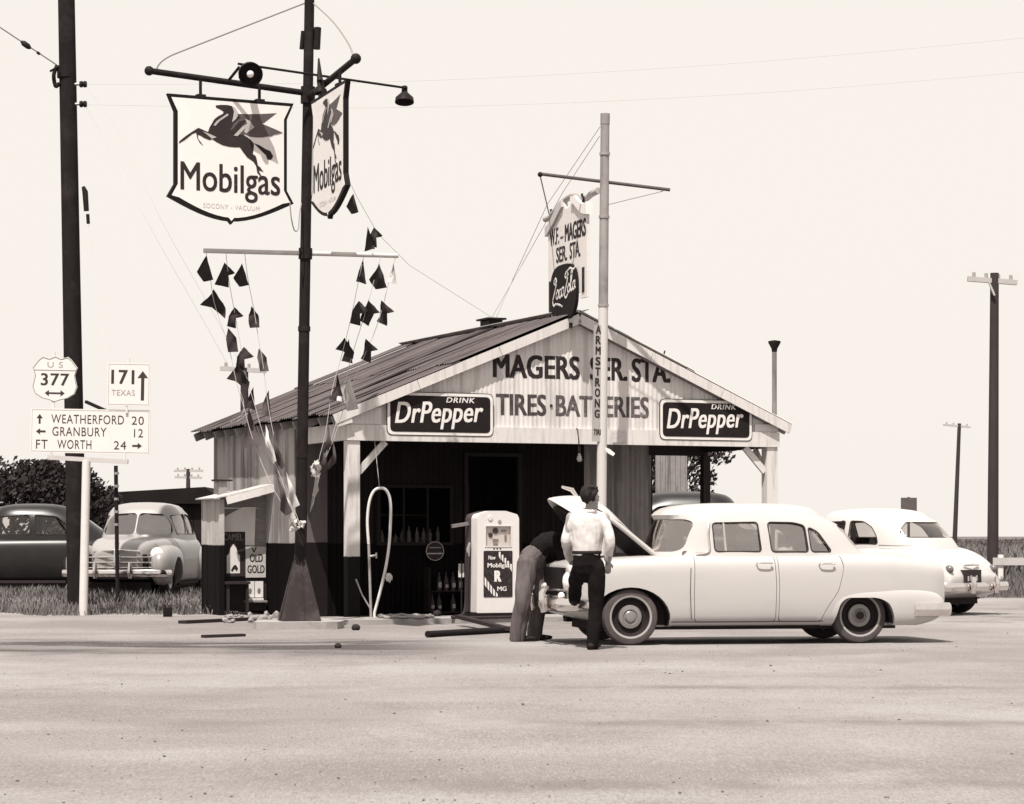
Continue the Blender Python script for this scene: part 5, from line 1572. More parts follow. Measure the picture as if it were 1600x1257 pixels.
def build_car(name, label, M, p):
    t = thing(name, label, p.get('cat', 'car'), M=M, group=p.get('group'))
    paint = p['paint']
    st_ = stations(p['x0'], p['x1'], .13)
    body = hull(st_, p['top'], p['bot'], p['wid'], p.get('sec', SEC))
    wx0, wx1, r = p['axles'][0], p['axles'][1], p['r']
    W_ = p['track']
    for q in p['arches']:
        for y0, y1 in ((-1.3, -W_ + .16), (W_ - .16, 1.3)):
            body = boolean(body, side_cut(q, y0, y1))
    for c in p.get('cuts', []):
        body = boolean(body, c())
    doors = []
    for poly in p.get('doors', []):
        rp_ = round_poly(poly, .06, 4)
        cx = sum(a for a, b in rp_) / len(rp_); cz = sum(b for a, b in rp_) / len(rp_)
        ins = [(cx + (a - cx) * (1 - .007 / max(.2, abs(a - cx))), cz + (b - cz) * (1 - .008 / max(.2, abs(b - cz)))) for a, b in rp_]
        for y0, y1 in ((-1.3, -.60),):
            doors.append(boolean(body.copy(), side_cut(ins, y0, y1), 'INTERSECT'))
            body = boolean(body, side_cut(rp_, y0, y1))
    part('body', smooth(body, 32), paint, t)
    dm = []
    for d in doors:
        dm.append(part('door', smooth(d, 32), paint, t))
    for (i, x, y, z) in p.get('handles', []):
        part('handle', MB().tube(catmull([(x - .10, y + .02, z), (x - .085, y - .018, z), (x + .02, y - .024, z), (x + .06, y - .02, z)], 4), .009, 8).ball((x + .075, y - .01, z), .016).mesh(50), chrome, dm[i])
    # glasshouse
    if 'levels' in p:
        g0 = dome(p['levels'], p['cap'], power=p.get('power', 3.2))
        shell = modified(g0.copy(), [('SOLIDIFY', dict(thickness=.035, offset=-1))])
        gl = modified(g0.copy(), [('SOLIDIFY', dict(thickness=.004, offset=-1))])
        cutters = []
        for poly in p['windows']:
            rp_ = round_poly(poly, .045, 4)
            for y0, y1 in ((-1.3, -.2), (.2, 1.3)):
                cutters.append(('side_window', lambda rp_=rp_, y0=y0, y1=y1: side_cut(rp_, y0, y1)))
        if 'windshield' in p:
            poly, xa, xb = p['windshield']
            for q in (poly if isinstance(poly[0], list) else [poly]):
                cutters.append(('windshield', lambda q=q, xa=xa, xb=xb: end_cut(round_poly(q, .09, 5), xa, xb)))
        if 'rear' in p:
            poly, xa, xb = p['rear']
            cutters.append(('rear_window', lambda: end_cut(round_poly(poly, .09, 5), xa, xb)))
        for nm, fn in cutters:
            shell = boolean(shell, fn())
        part('roof', smooth(shell, 32), p.get('roof_paint', paint), t)
        for nm, fn in cutters:
            pane = boolean(gl.copy(), fn(), 'INTERSECT')
            if len(pane.vertices) == 0: continue
            c = Vector((0, 0, 0))
            for v in pane.vertices:
                v.co.y *= .975
                if nm != 'side_window': v.co.x += .012 if nm == 'windshield' else -.012
            part(nm, smooth(pane, 60), p.get('glass', glass_mat('car_glass', .93, .04)), t)
    if 'levels' in p:
        pwr = p.get('power', 3.2)
        for poly in p['windows']:
            rp_ = round_poly(poly, .045, 4)
            for s_ in (-1, 1):
                pts_ = []
                for (a, b) in rp_ + rp_[:1]:
                    f_, r_, h_ = [interp([(l[0], l[k]) for l in p['levels']], b) for k in (1, 2, 3)]
                    tt = min(.999, abs((a - (f_ + r_) / 2) / ((r_ - f_) / 2)))
                    pts_.append((a, s_ * (h_ * (1 - tt ** pwr) ** (1 / pwr) + .002), b))
                part('window_gasket', MB().tube(pts_, .0085, 5, False).mesh(60), trim_dark, t)
    for s_ in (-1, 1):
        for x in p['axles']:
            wheel(t, x, s_ * (W_ - (p.get('rear_in', 0) if x > 1 else 0)), r, p.get('tw', .17), s_, p.get('tyre', rubber), p['rim'], p['hub'], p.get('wall'), p.get('turn', 0) if x == p['axles'][0] else 0, p.get('hubr', 1.0))
    # axles, chassis shadow mass
    part('floor_pan', MB().bb((wx0 + .5, -W_ - .02, .215), (wx1 - .5, W_ + .02, .30)).mesh(), rubber, t)
    for q in p['arches']:
        top_ = [k for k in q if k[1] > .2]
        cx_ = sum(k[0] for k in q) / len(q)
        top_.sort(key=lambda k: -math.atan2(k[1] - .2, k[0] - cx_))
        for s_ in (-1, 1):
            rows = [[(cx_ + (a - cx_) * .985, s_ * y, .2 + (b - .2) * .985) for a, b in top_] for y in (W_ - .155, W_ + .06)]
            mb = MB().strip(rows)
            mb.bm.faces.new([mb.bm.verts.new((a, b + s_ * .002, c)) for a, b, c in rows[0]])
            part('wheel_well', mb.mesh(), rubber, t)
    part('underbody', MB().bb((wx0 - .4, -W_ + .2, .17), (wx1 + .5, W_ - .2, .32)).tube([(wx0, -W_, r), (wx0, W_, r)], .05, 8).tube([(wx1, -W_, r), (wx1, W_, r)], .05, 8).mesh(), rubber, t)
    return t

def seats(t, m_, benches):
    for (x, zt) in benches:
        part('seat', MB().bb((x - .5, -.62, .42), (x + .02, .62, .62), .05).mesh(50), m_, t)
        part('seat_back', MB().prism(round_poly([(x - .04, .5), (x + .12, .5), (x + .22, zt), (x + .10, zt)], .05), -.62, .62, XZ).mesh(50), m_, t)
def steering(t, x, y, z):
    pts_ = []
    for i in range(25):
        a = 2 * math.pi * i / 24
        pts_.append((x + .19 * math.cos(a) * .45, y + .19 * math.sin(a), z + .19 * math.cos(a) * .9))
    part('steering_wheel', MB().tube(pts_, .012, 6).tube([(x, y - .19, z), (x, y + .19, z)], .009, 6).tube([(x, y, z), (x - .35, y, z - .25)], .018, 8).mesh(50), mat('wheel_pale', .3, .4, .2, 8), t)

car_white = mat('car_paint_white', .4, .3, .04, 2, coat=.3, spec=.4, dirt=(.33, .35, 2), streak=(.32, .2, (1, 1, 4)))
interior = mat('car_interior', .03, .8, .3, 8)
trim_dark = mat('trim_dark', .03, .5, .3, 8)
hub_m = mat('hub_grey', .22, .35, .2, 9, metal=.4)
rim_dark = mat('rim_dark', .02, .5, .3, 9)
rim_grey = mat('rim_grey', .3, .5, .2, 9)
lens = mat('lens', .75, .15, .05, 9, spec=.7)
redlens = mat('tail_lens', .12, .2, .2, 9)
wall_w = mat('whitewall_mat', .27, .7, .2, 9)

# --- the white sedan being serviced
TH = R(10)
d0 = 29.0
nx = (985 - 800) / FPX * d0
# (nx, d0) is the near front wheel's outer face
half_t = .80
cw0 = Vector((nx, d0, 0)) + Matrix.Rotation(TH, 3, 'Z') @ Vector((0, half_t + .06, 0))
MWH = Matrix.Translation(cw0) @ Matrix.Rotation(TH, 4, 'Z')
arch_f = [(.47 * math.cos(2 * math.pi * i / 32), .30 + .375 * math.sin(2 * math.pi * i / 32)) for i in range(32)]
arch_r = round_poly([(2.40, .05), (2.46, .30), (2.52, .48), (2.60, .545), (2.98, .545), (3.12, .48), (3.18, .32), (3.20, .05)], .08)
white_p = dict(
    sec=[(0, 0), (.5, 0), (.84, .0), (.95, .04), (.985, .14), (1.0, .34), (1.0, .58), (.992, .76), (.972, .88), (.915, .96), (.76, .995), (.36, 1.008), (0, 1.012)],
    paint=car_white, x0=-.72, x1=3.86, axles=(0, 2.80), r=.33, track=half_t, tw=.17, rim=rim_dark, hub=hub_m, wall=wall_w, tyre=mat('tyre_dusty', .07, .85, .4, 12), rear_in=.09, hubr=.72, glass=glass_mat('clear_glass', .95, .2),
    top=[(-.72, .92), (-.6, .98), (-.3, 1.02), (.2, 1.045), (.45, 1.055), (1.0, 1.065), (2.6, 1.07), (3.0, 1.06), (3.4, 1.03), (3.7, .985), (3.86, .93)],
    bot=[(-.72, .36), (-.5, .30), (-.2, .24), (.3, .205), (2.4, .205), (2.9, .215), (3.25, .20), (3.6, .25), (3.86, .36)],
    wid=[(-.72, .80), (-.6, .86), (-.35, .90), (.1, .915), (.9, .925), (2.2, .925), (2.9, .925), (3.4, .905), (3.7, .865), (3.86, .80)],
    arches=[arch_f, arch_r],
    cuts=[lambda: MB().bb((-.56, -.60, .44), (.40, .60, 1.3)).mesh(), lambda: MB().bb((.78, -.74, .42), (2.72, .74, 1.3)).mesh()],
    doors=[[(.755, .26), (.745, .6), (.765, 1.2), (1.72, 1.2), (1.745, .7), (1.735, .26)], [(1.765, .26), (1.775, .7), (1.75, 1.2), (2.50, 1.2), (2.57, .9), (2.50, .62), (2.36, .42), (2.28, .26)]],
    handles=[(0, 1.60, -.93, .955), (1, 2.36, -.93, .945)],
    levels=[(1.02, .33, 3.05, .83), (1.07, .37, 2.98, .815), (1.18, .41, 2.90, .785), (1.30, .46, 2.80, .755), (1.42, .51, 2.66, .715), (1.475, .53, 2.55, .69), (1.52, .50, 2.47, .655)],
    cap=[(1.565, .958, .0), (1.605, .885, .0), (1.635, .77, 0), (1.655, .59, 0), (1.665, .35, 0)],
    windows=[[(1.03, 1.09), (1.02, 1.425), (1.565, 1.435), (1.59, 1.09)], [(1.715, 1.085), (1.685, 1.435), (2.0, 1.43), (2.14, 1.395), (2.165, 1.085)], [(2.20, 1.085), (2.18, 1.38), (2.30, 1.32), (2.46, 1.085)]],
    windshield=([(-.70, 1.085), (-.64, 1.47), (.64, 1.47), (.70, 1.085)], -.5, .90),
    rear=([(-.60, 1.11), (-.54, 1.40), (.54, 1.40), (.60, 1.11)], 2.56, 3.3), power=3.6)
wc = build_car('parked_car', 'white four-door sedan with raised hood being serviced by two men', MWH, white_p)
seats(wc, interior, [(1.45, 1.17), (2.35, 1.18)])
steering(wc, 1.02, -.36, 1.13)
part('dashboard', MB().prism(round_poly([(.62, .9), (.66, 1.10), (.82, 1.085), (.86, .9)], .03), -.72, .72, XZ).mesh(50), mat('dash_mat', .12, .5, .3, 8), wc)
part('vent_divider', MB().beam((1.165, -.775, 1.09), (1.15, -.70, 1.43), .02, .02).mesh(), chrome, wc)
part('windshield_trim', MB().tube(catmull([(.98, -.70, 1.45), (.955, -.765, 1.30), (.955, -.80, 1.10), (.80, -.79, 1.075)], 6), .012, 6).mesh(50), chrome, wc)
part('mirror', MB().lathe([(0, 0), (.06, .0), (.055, .02), (0, .03)], Matrix.Translation((.62, .0, 1.40)) @ Matrix.Rotation(R(90), 4, 'Y'), 16).mesh(50), mat('mirror_pale', .5, .3, .1, 5), wc)
part('sill_seam', MB().beam((.47, -.925, .27), (2.3, -.93, .27), .006, .012).mesh(), trim_dark, wc)
part('fender_seam', MB().tube([(.71, -.918, .9), (.70, -.93, .62), (.71, -.928, .3)], .004, 5).mesh(50), trim_dark, wc)
bumper(wc, 'front_bumper', -.86, -.10, .93, .475, .15, .045, chrome, .38)
for y in (-.42, .42):
    part('bumper_guard', MB().tube([(-.93, y, .38), (-.95, y, .48), (-.95, y, .60), (-.91, y, .68)], [.045, .055, .05, .035], 12).ball((-.925, y, .68), .05).mesh(50), chrome, wc)
for s_ in (-1, 1):
    fm = None
    bmf = bmesh.new(); bmesh.ops.create_uvsphere(bmf, u_segments=32, v_segments=20, radius=1)
    for v in bmf.verts:
        c_ = v.co; e_ = .8
        v.co = Vector((3.03 + .80 * math.copysign(abs(c_.x) ** e_, c_.x), s_ * .84 + .108 * c_.y, .44 + .25 * math.copysign(abs(c_.z) ** e_, c_.z)))
    fm = bpy.data.meshes.new('mesh'); bmf.to_mesh(fm); bmf.free()
    fm = boolean(fm, side_cut(arch_r, -1.3, 1.3)); fm = boolean(fm, MB().bb((2, -2, -1), (5, 2, .215)).mesh())
    part('rear_fender', smooth(fm, 40), car_white, wc)
bumper(wc, 'rear_bumper', 3.93, .08, .93, .40, .16, .05, chrome, .42)
for y in (-.68, .68):
    part('headlight', MB().lathe([(.115, -.06), (.12, .0), (.105, .03), (.07, .055), (0, .07)], Matrix.Translation((-.70, y, .74)) @ Matrix.Rotation(R(-90), 4, 'Y'), 22).mesh(50), lens, wc)
    part('parking_light', MB().ball((-.78, y * .98, .57), (.04, .08, .05)).mesh(50), lens, wc)
for (z, w_) in ((.64, .66), (.56, .62)):
    part('grille_bar', MB().tube([(-.74, -w_, z), (-.79, -.4, z), (-.80, 0, z), (-.79, .4, z), (-.74, w_, z)], [(.025, .022)] * 5, 10).mesh(50), chrome, wc)
part('grille_opening', MB().bb((-.775, -.60, .46), (-.70, .60, .90)).mesh(), black, wc)
for y in (-.70, .70):
    part('tail_light', MB().ball((3.845, y * .86, .72), (.03, .06, .09)).mesh(50), redlens, wc)
# engine seen in the open bay
part('engine', MB().bb((-.35, -.22, .5), (.3, .22, .82), .03).tube([(-.15, 0, .82), (-.15, 0, .95)], .16, 16).bb((-.5, -.42, .5), (-.42, .42, .88)).tube([(-.42, .1, .85), (-.2, .15, .86)], .03, 8).ball((.2, -.4, .8), .09).mesh(45), mat('engine_mat', .045, .5, .5, 9), wc)
part('fender_edge', MB().beam((-.52, -.605, .985), (.38, -.605, 1.03), .01, .03).mesh(), trim_dark, wc)
# raised hood: a crowned panel with a down-turned nose, hinged at the cowl
def hood_panel():
    rows = []
    L_ = 1.02
    for i in range(15):
        f = i / 14
        row = []
        for j in range(15):
            g = -1 + 2 * j / 14
            wd = .655 - .10 * f ** 2
            x = .40 - L_ * f - .36 * (1 - abs(g) ** 1.6) * f ** 1.8
            z = 1.045 - .02 * abs(g) ** 2.4 + .20 * f * (1 - abs(g) ** 1.8) - (.44 * max(0, f - .6) ** 2 / .16 * (1 - .5 * abs(g) ** 2))
            row.append((x, g * wd, z))
        rows.append(row)
    me = MB().strip(rows).mesh()
    return modified(me, [('SOLIDIFY', dict(thickness=.028, offset=-1)), ('SUBSURF', dict(levels=1))])
HR = Matrix.Translation((.40, 0, 1.05)) @ Matrix.Rotation(R(39), 4, 'Y') @ Matrix.Translation((-.40, 0, -1.05))
hd = hood_panel(); hd.transform(HR)
hood = part('hood', smooth(hd, 40), car_white, wc)
ln = hood_panel(); ln.transform(HR @ Matrix.Translation((.03, 0, -.034)) @ Matrix.Translation((.4, 0, 1.0)) @ Matrix.Diagonal((.94, .93, 1, 1)) @ Matrix.Translation((-.4, 0, -1.0)))
part('hood_shade_panel', smooth(ln, 40), trim_dark, hood)  # dark panel added under the hood to stand for the shade there
for s_ in (-1, 1):
    part('hood_edge', MB().tube([HR @ Vector((.40 - 1.02 * f, s_ * (.655 - .10 * f * f), 1.012 - .2 * max(0, f - .6) ** 2 / .16 * .5)) for f in [i / 12 for i in range(12)]], .03, 8).mesh(50), car_white, hood)
rb = MB().tube([(.36, -.55, 1.02), (-.2, -.56, 1.04), (-.62, -.48, .99)], .02, 6).tube([(.36, .55, 1.02), (-.2, .56, 1.04), (-.62, .48, .99)], .02, 6).tube([(-.2, -.5, 1.035), (-.2, .5, 1.07)], .02, 6)
part('hood_brace', rb.mesh(50, HR), trim_dark, hood)
part('hood_ornament', MB().tube([(-.66, 0, 1.03), (-.80, 0, 1.07), (-.92, 0, 1.02)], [.02, .03, .015], 10).mesh(50, HR), chrome, hood)
part('hood_prop', MB().tube([(-.1, -.5, .95), HR @ Vector((-.25, -.52, 1.02))], .01, 6).mesh(), trim_dark, hood)

# --- pale fastback behind it, seen from its rear quarter
pb_p = dict(
    paint=mat('car_paint_pale', .44, .3, .04, 2, coat=.3, spec=.4, dirt=(.37, .3, 2)), x0=-.85, x1=3.88, axles=(0, 3.05), r=.36, track=.78, tw=.18, rim=rim_grey, hub=hub_m,
    top=[(-.85, .78), (-.6, .92), (0, 1.02), (.6, 1.07), (2.9, 1.12), (3.2, 1.09), (3.5, .99), (3.75, .82), (3.88, .62)],
    bot=[(-.85, .34), (-.4, .28), (.3, .24), (3.2, .24), (3.6, .28), (3.88, .36)],
    wid=[(-.85, .70), (-.6, .83), (0, .92), (.8, .95), (2.8, .95), (3.3, .92), (3.65, .85), (3.88, .70)],
    arches=[circ(0, .36, .40), circ(3.05, .33, .39)],
    cuts=[lambda: MB().bb((.7, -.76, .45), (2.95, .76, 1.4)).mesh()],
    levels=[(1.0, .55, 3.38, .84), (1.10, .62, 3.34, .82), (1.25, .80, 3.22, .79), (1.40, .98, 3.06, .75), (1.52, 1.10, 2.92, .70), (1.58, 1.14, 2.78, .66)],
    cap=[(1.63, .94, 0), (1.675, .84, 0), (1.70, .68, 0), (1.72, .48, 0), (1.728, .25, 0)],
    windows=[[(1.12, 1.14), (1.18, 1.50), (1.85, 1.52), (1.88, 1.14)], [(1.96, 1.14), (1.95, 1.52), (2.2, 1.51), (2.38, 1.42), (2.50, 1.27), (2.54, 1.14)]],
    windshield=([(-.70, 1.14), (-.62, 1.53), (.62, 1.53), (.70, 1.14)], .3, 1.05),
    rear=([(-.66, 1.24), (-.60, 1.50), (.60, 1.50), (.66, 1.24)], 2.85, 3.8), power=3.0)
rw = Vector(((1497 - 800) / FPX * 41.2, 41.2, 0))
AB = R(-43)
MB_car = Matrix.Translation(rw) @ Matrix.Rotation(AB, 4, 'Z') @ Matrix.Translation((-3.05, -.78, 0))
fb = build_car('parked_car', 'pale fastback car seen from its rear quarter beyond the white sedan', MB_car, pb_p)
seats(fb, interior, [(1.75, 1.25), (2.75, 1.22)])
bumper(fb, 'rear_bumper', 3.99, .10, .93, .46, .14, .05, chrome, .35)
for y in (-.34, .34):
    part('bumper_guard', MB().tube([(4.05, y, .36), (4.07, y, .48), (4.06, y, .62)], [.04, .05, .035], 12).mesh(50), chrome, fb)
for y in (-.64, .64):
    part('tail_light', MB().ball((3.80, y, .74), (.08, .06, .07)).mesh(50), redlens, fb)
part('plate', MB().bb((3.80, -.34, .50), (3.915, .12, .73)).mesh(), trim_dark, fb)
part('plate_slots', MB().bb((3.916, -.28, .55), (3.919, -.24, .63)).bb((3.916, -.20, .55), (3.919, -.16, .64)).bb((3.916, -.12, .55), (3.919, -.08, .62)).bb((3.916, -.04, .55), (3.919, 0, .64)).mesh(), mat('plate_pale', .4, .5, .4, 40), fb)
part('trunk_handle', MB().tube([(3.80, -.22, .80), (3.84, 0, .81), (3.80, .22, .80)], .016, 8).mesh(50), chrome, fb)
part('belt_trim', MB().tube([(2.6, -.85, 1.12), (3.2, -.80, 1.11)], .01, 6).mesh(), chrome, fb)

# --- older cars with separate fenders
def fender(xc, yc, zc, rx, ry, rz, wx, wr, wz):
    bm = bmesh.new()
    bmesh.ops.create_uvsphere(bm, u_segments=28, v_segments=18, radius=1)
    for v in bm.verts:
        c = v.co
        e = .78
        v.co = Vector((xc + rx * math.copysign(abs(c.x) ** e, c.x), yc + ry * math.copysign(abs(c.y) ** e, c.y), zc + rz * math.copysign(abs(c.z) ** e, c.z)))
    me = bpy.data.meshes.new("mesh"); bm.to_mesh(me); bm.free()
    me = boolean(me, MB().bb((xc - 2, yc - 1, -1), (xc + 2, yc + 1, .27)).mesh())
    s_ = 1 if yc > 0 else -1
    cut = side_cut(circ(wx, wz, wr), min(yc - s_ * .16, yc + s_ * .9), max(yc - s_ * .16, yc + s_ * .9))
    return smooth(boolean(me, cut), 40)

def old_car(label, M, paint, roof_up=0.0, front=True, group=None, glassm=None):
    p = dict(paint=paint, group=group, x0=-.72, x1=3.75, axles=(0, 2.95), r=.36, track=.74, tw=.16, rim=rim_dark, hub=hub_m,
        glass=glassm or glass_mat('car_glass', .93, .04),
        top=[(-.72, .86), (-.55, .98), (-.1, 1.06), (.7, 1.10), (2.6, 1.12), (3.1, 1.06), (3.5, .86), (3.75, .62)],
        bot=[(-.72, .42), (-.3, .36), (.3, .28), (3.0, .28), (3.75, .36)],
        wid=[(-.72, .36), (-.5, .50), (-.1, .58), (.6, .74), (1.2, .82), (2.4, .82), (3.2, .74), (3.75, .48)],
        arches=[circ(0, .36, .38), circ(2.95, .36, .38)],
        cuts=[lambda: MB().bb((.85, -.64, .45), (2.75, .64, 1.4)).mesh()],
        levels=[(1.04, .66, 3.35, .745), (1.12, .72, 3.24, .735), (1.25, .84, 3.08, .72), (1.40, .96, 2.88, .69), (1.52, 1.06, 2.68, .645), (1.57, 1.10, 2.55, .61)],
        cap=[(1.62, .94, 0), (1.665, .84, 0), (1.695, .66, 0), (1.715, .45, 0), (1.722, .22, 0)],
        windows=[[(1.14, 1.15), (1.18, 1.48), (1.78, 1.51), (1.80, 1.15)], [(1.90, 1.15), (1.88, 1.51), (2.28, 1.48), (2.45, 1.34), (2.50, 1.15)]],
        windshield=([[(-.63, 1.14), (-.56, 1.50), (-.012, 1.53), (-.012, 1.14)], [(.012, 1.14), (.012, 1.53), (.56, 1.50), (.63, 1.14)]], .4, 1.12),
        rear=([(-.36, 1.24), (-.32, 1.44), (.32, 1.44), (.36, 1.24)], 2.7, 3.4), power=3.4)
    t = build_car('parked_car', label, M, p)
    seats(t, interior, [(1.65, 1.2), (2.55, 1.2)])
    for s_ in (-1, 1):
        part('fender', fender(.02, s_ * .74, .60, .80, .215, .36, 0, .40, .36), paint, t)
        part('fender', fender(3.02, s_ * .73, .58, .66, .20, .34, 2.95, .39, .36), paint, t)
        hl = part('headlight', MB().lathe([(.10, -.08), (.118, .0), (.105, .03), (.07, .05), (0, .06)], Matrix.Translation((-.62, s_ * .70, .80)) @ Matrix.Rotation(R(-90), 4, 'Y'), 20).mesh(50), lens, t)
        part('rim', MB().lathe([(.118, -.02), (.13, .0), (.12, .018), (.108, .01)], Matrix.Translation((-.62, s_ * .70, .80)) @ Matrix.Rotation(R(-90), 4, 'Y'), 20).mesh(50), chrome, hl)
        part('running_board', MB().bb((.75, s_ * .70 - .1, .26), (2.45, s_ * .70 + .1, .31)).mesh(), rubber, t)
    bumper(t, 'front_bumper', -.92, -.12, .92, .48, .12, .04, chrome, .22)
    bumper(t, 'rear_bumper', 3.86, .12, .90, .48, .12, .04, chrome, .22)
    for y in (-.3, .3):
        part('bumper_guard', MB().tube([(-.96, y, .40), (-.985, y, .5), (-.96, y, .66)], [.035, .045, .03], 10).mesh(50), chrome, t)
    part('grille_back', MB().prism([(-.55, .52), (.55, .52), (.50, .80), (-.50, .80)], -.60, -.52, YZ).mesh(), black, t)
    for k in range(3):
        z = .57 + k * .09
        part('grille_bar', MB().tube([(-.60, -.60 + .02 * k, z), (-.70, -.36, z), (-.775, 0, z + .005), (-.70, .36, z), (-.60, .60 - .02 * k, z)], [(.015, .014)] * 5, 8).mesh(50), chrome, t)
    part('grille_center', MB().tube([(-.76, 0, .52), (-.785, 0, .7), (-.75, 0, .86)], .028, 8).mesh(50), chrome, t)
    part('hood_ornament', MB().tube([(-.74, 0, .90), (-.70, 0, .985), (-.5, 0, 1.04)], [.012, .03, .012], 8).mesh(50), chrome, t)
    part('hood_lip', MB().tube([(-.66, -.40, .85), (-.745, 0, .875), (-.66, .40, .85)], .02, 8).mesh(50), chrome, t)
    return t
PH = R(86)
cf = P(176, 838, 45.0); cf.z = .09
M1 = Matrix.Translation(cf) @ Matrix.Rotation(PH, 4, 'Z') @ Matrix.Scale(1.06, 4) @ Matrix.Translation((.95, 0, 0))
old_car('pale rounded older sedan facing us on the grass at left', M1, mat('car_paint_cream', .26, .35, .08, 2, coat=.2, dirt=(.22, .4, 2)), glassm=glass_mat('dusty_glass', .62, .22))
M2 = Matrix.Translation(Vector(((150 - 800) / FPX * 50.3, 50.3, .06))) @ Matrix.Rotation(R(6), 4, 'Z') @ Matrix.Scale(1.08, 4) @ Matrix.Translation((-2.95, 0, 0))
old_car('black older sedan cut by the left edge beside the pale sedan', M2, mat('car_paint_black', .007, .35, .2, 3, coat=.1, dirt=(.03, .3, 2)))
M3 = Matrix.Translation(Vector(((1165 - 800) / FPX * 46.5, 46.5, 0))) @ Matrix.Rotation(R(180), 4, 'Z') @ Matrix.Scale(1.22, 4) @ Matrix.Translation((-.9, 0, 0))
old_car('dark tall car behind the canopy, its roof showing above the white sedan', M3, MATS['car_paint_black'])

# ------------------------------------------------------------------ people
def body_mesh(segs, balls=(), voxel=.012, sm=6, fold=0.0, seed=0, fscale=9.0, zs=.55):
    ms = []
    for pts_, rs, side in segs:
        cp = catmull(pts_, 5)
        k = len(pts_)
        rr = []
        for i in range(len(cp)):
            f = i / 5
            a = min(int(f), k - 2); u = f - a
            ra = rs[a] if isinstance(rs[a], tuple) else (rs[a], rs[a])
            rb2 = rs[a + 1] if isinstance(rs[a + 1], tuple) else (rs[a + 1], rs[a + 1])
            rr.append((ra[0] + (rb2[0] - ra[0]) * u, ra[1] + (rb2[1] - ra[1]) * u))
        # rounded ends
        mb = MB().tube(cp, rr, 16, True, side)
        e0 = min(rr[0]); e1 = min(rr[-1])
        ms.append(mb.mesh())
        ms.append(MB().ball(cp[0], e0 * .96).ball(cp[-1], e1 * .96).mesh())
    for c, r in balls:
        ms.append(MB().ball(c, r, u=20, v=14).mesh())
    me = modified(join(ms), [('REMESH', dict(mode='VOXEL', voxel_size=voxel)), ('SMOOTH', dict(factor=.5, iterations=sm))])
    if fold:
        me.calc_loop_triangles()
        ns = [v.normal.copy() for v in me.vertices]
        for v, n_ in zip(me.vertices, ns):
            q = Vector((v.co.x * fscale, v.co.y * fscale, v.co.z * fscale * zs + v.co.x * 4)) + Vector((seed, 0, 0))
            v.co += n_ * (fold * noise.noise(q) + fold * .5 * noise.noise(q * 2.3))
    return smooth(me, 75)

skin = mat('skin', .24, .6, .15, 14)
hair_m = mat('hair', .02, .6, .4, 30, stretch=(1, 1, .2))
shirt_m = mat('shirt_white', .52, .85, .08, 9, bump=.006, dirt=(.4, .3, 6))
trouser_m = mat('trousers_black', .008, .9, .4, 9)
shoe_m = mat('shoe_black', .02, .4, .3, 9)

def hand(wr, d, palm_n, s=1.0, curl=.5, thumb=1, m_=None, par=None):
    """five-fingered relaxed hand; d: direction from wrist to fingers, palm_n: direction the palm faces"""
    d = Vector(d).normalized(); n_ = Vector(palm_n); n_ = (n_ - d * n_.dot(d)).normalized(); a = d.cross(n_).normalized() * thumb
    wr = Vector(wr)
    segs = [([wr - d * .03, wr + d * .03, wr + d * .085], [(.026, .018), (.036, .017), (.042, .014)], a)]
    for i, (o, L_) in enumerate(((.030, .070), (.010, .080), (-.011, .074), (-.030, .058))):
        b0 = wr + d * .08 + a * o
        p1 = b0 + d * L_ * .45 + n_ * L_ * .12 * curl
        p2 = p1 + d * L_ * .30 * (1 - .4 * curl) + n_ * L_ * .34 * curl
        p3 = p2 + d * L_ * .22 * (1 - .9 * curl) + n_ * L_ * .26 * curl
        segs.append(([b0 - d * .03, b0, p1, p2, p3], [.009, .0095, .009, .008, .007], None))
    t0 = wr + d * .02 + a * .030
    segs.append(([t0, t0 + d * .025 + a * .022 + n_ * .01, t0 + d * .055 + a * .028 + n_ * .02], [.013, .011, .008], None))
    segs = [([wr + (p - wr) * s for p in q], [tuple(k * s for k in r) if isinstance(r, tuple) else r * s for r in rs], sd) for q, rs, sd in segs]
    return segs

# standing man, seen from behind with one foot up on the bumper
DM = 28.0
Q = lambda x, y, dd=0.0: P(x, y, DM + dd)
XA = Vector((1, .1, 0))
fo = Q(925, 1017); fo.z = 0
man = thing('person', 'man in white shirt and black trousers, seen from behind, foot on the bumper', 'person', loc=fo)
headc = Q(923, 778, -.02)
hd_dir = Vector((.75, .62, -.12)).normalized()      # he looks right and away
hd_side = Vector((.62, -.75, 0))
up = Vector((-.05, 0, 1))
def H(f, s_, u):     # head space: forward, to his right, up
    return headc + hd_dir * f + hd_side.normalized() * s_ + up * u
neckb = Q(921, 800, .0)
hips = Q(918, 884, .02)
# right leg (standing) and left leg (raised)
hipR, kneeR, ankR = Q(932, 886, .0), Q(931, 950, .02), Q(926, 1006, -.02)
hipL, kneeL, ankL = Q(908, 888, .03), Q(900, 908, .46), Q(898, 934, .72)
shR, elR, wrR = Q(945, 808, .0), Q(953, 848, -.06), Q(950, 879, .04)
shL, elL, wrL = Q(892, 808, .02), Q(885, 850, .05), Q(890, 872, .32)
body = []
body.append(([hips, Q(917, 858, .02), Q(918, 826, .02), neckb + Vector((0, 0, -.03))], [(.155, .11), (.14, .10), (.165, .11), (.09, .07)], XA))
body.append(([neckb, headc + Vector((.0, .0, -.07))], [.056, .055], None))
body += [([hipR, kneeR, ankR], [.085, .06, .045], None), ([hipL, kneeL, ankL], [.085, .06, .045], None)]
body += [([shR, elR, wrR], [.055, .042, .03], None), ([shL, elL, wrL], [.055, .042, .03], None)]
body += hand(wrR, (.0, .25, -1), (-.2, 1, 0), 1.0, .6, 1)
body += hand(wrL, (.25, .8, -.4), (.3, -.2, -1), 1.0, .5, -1)
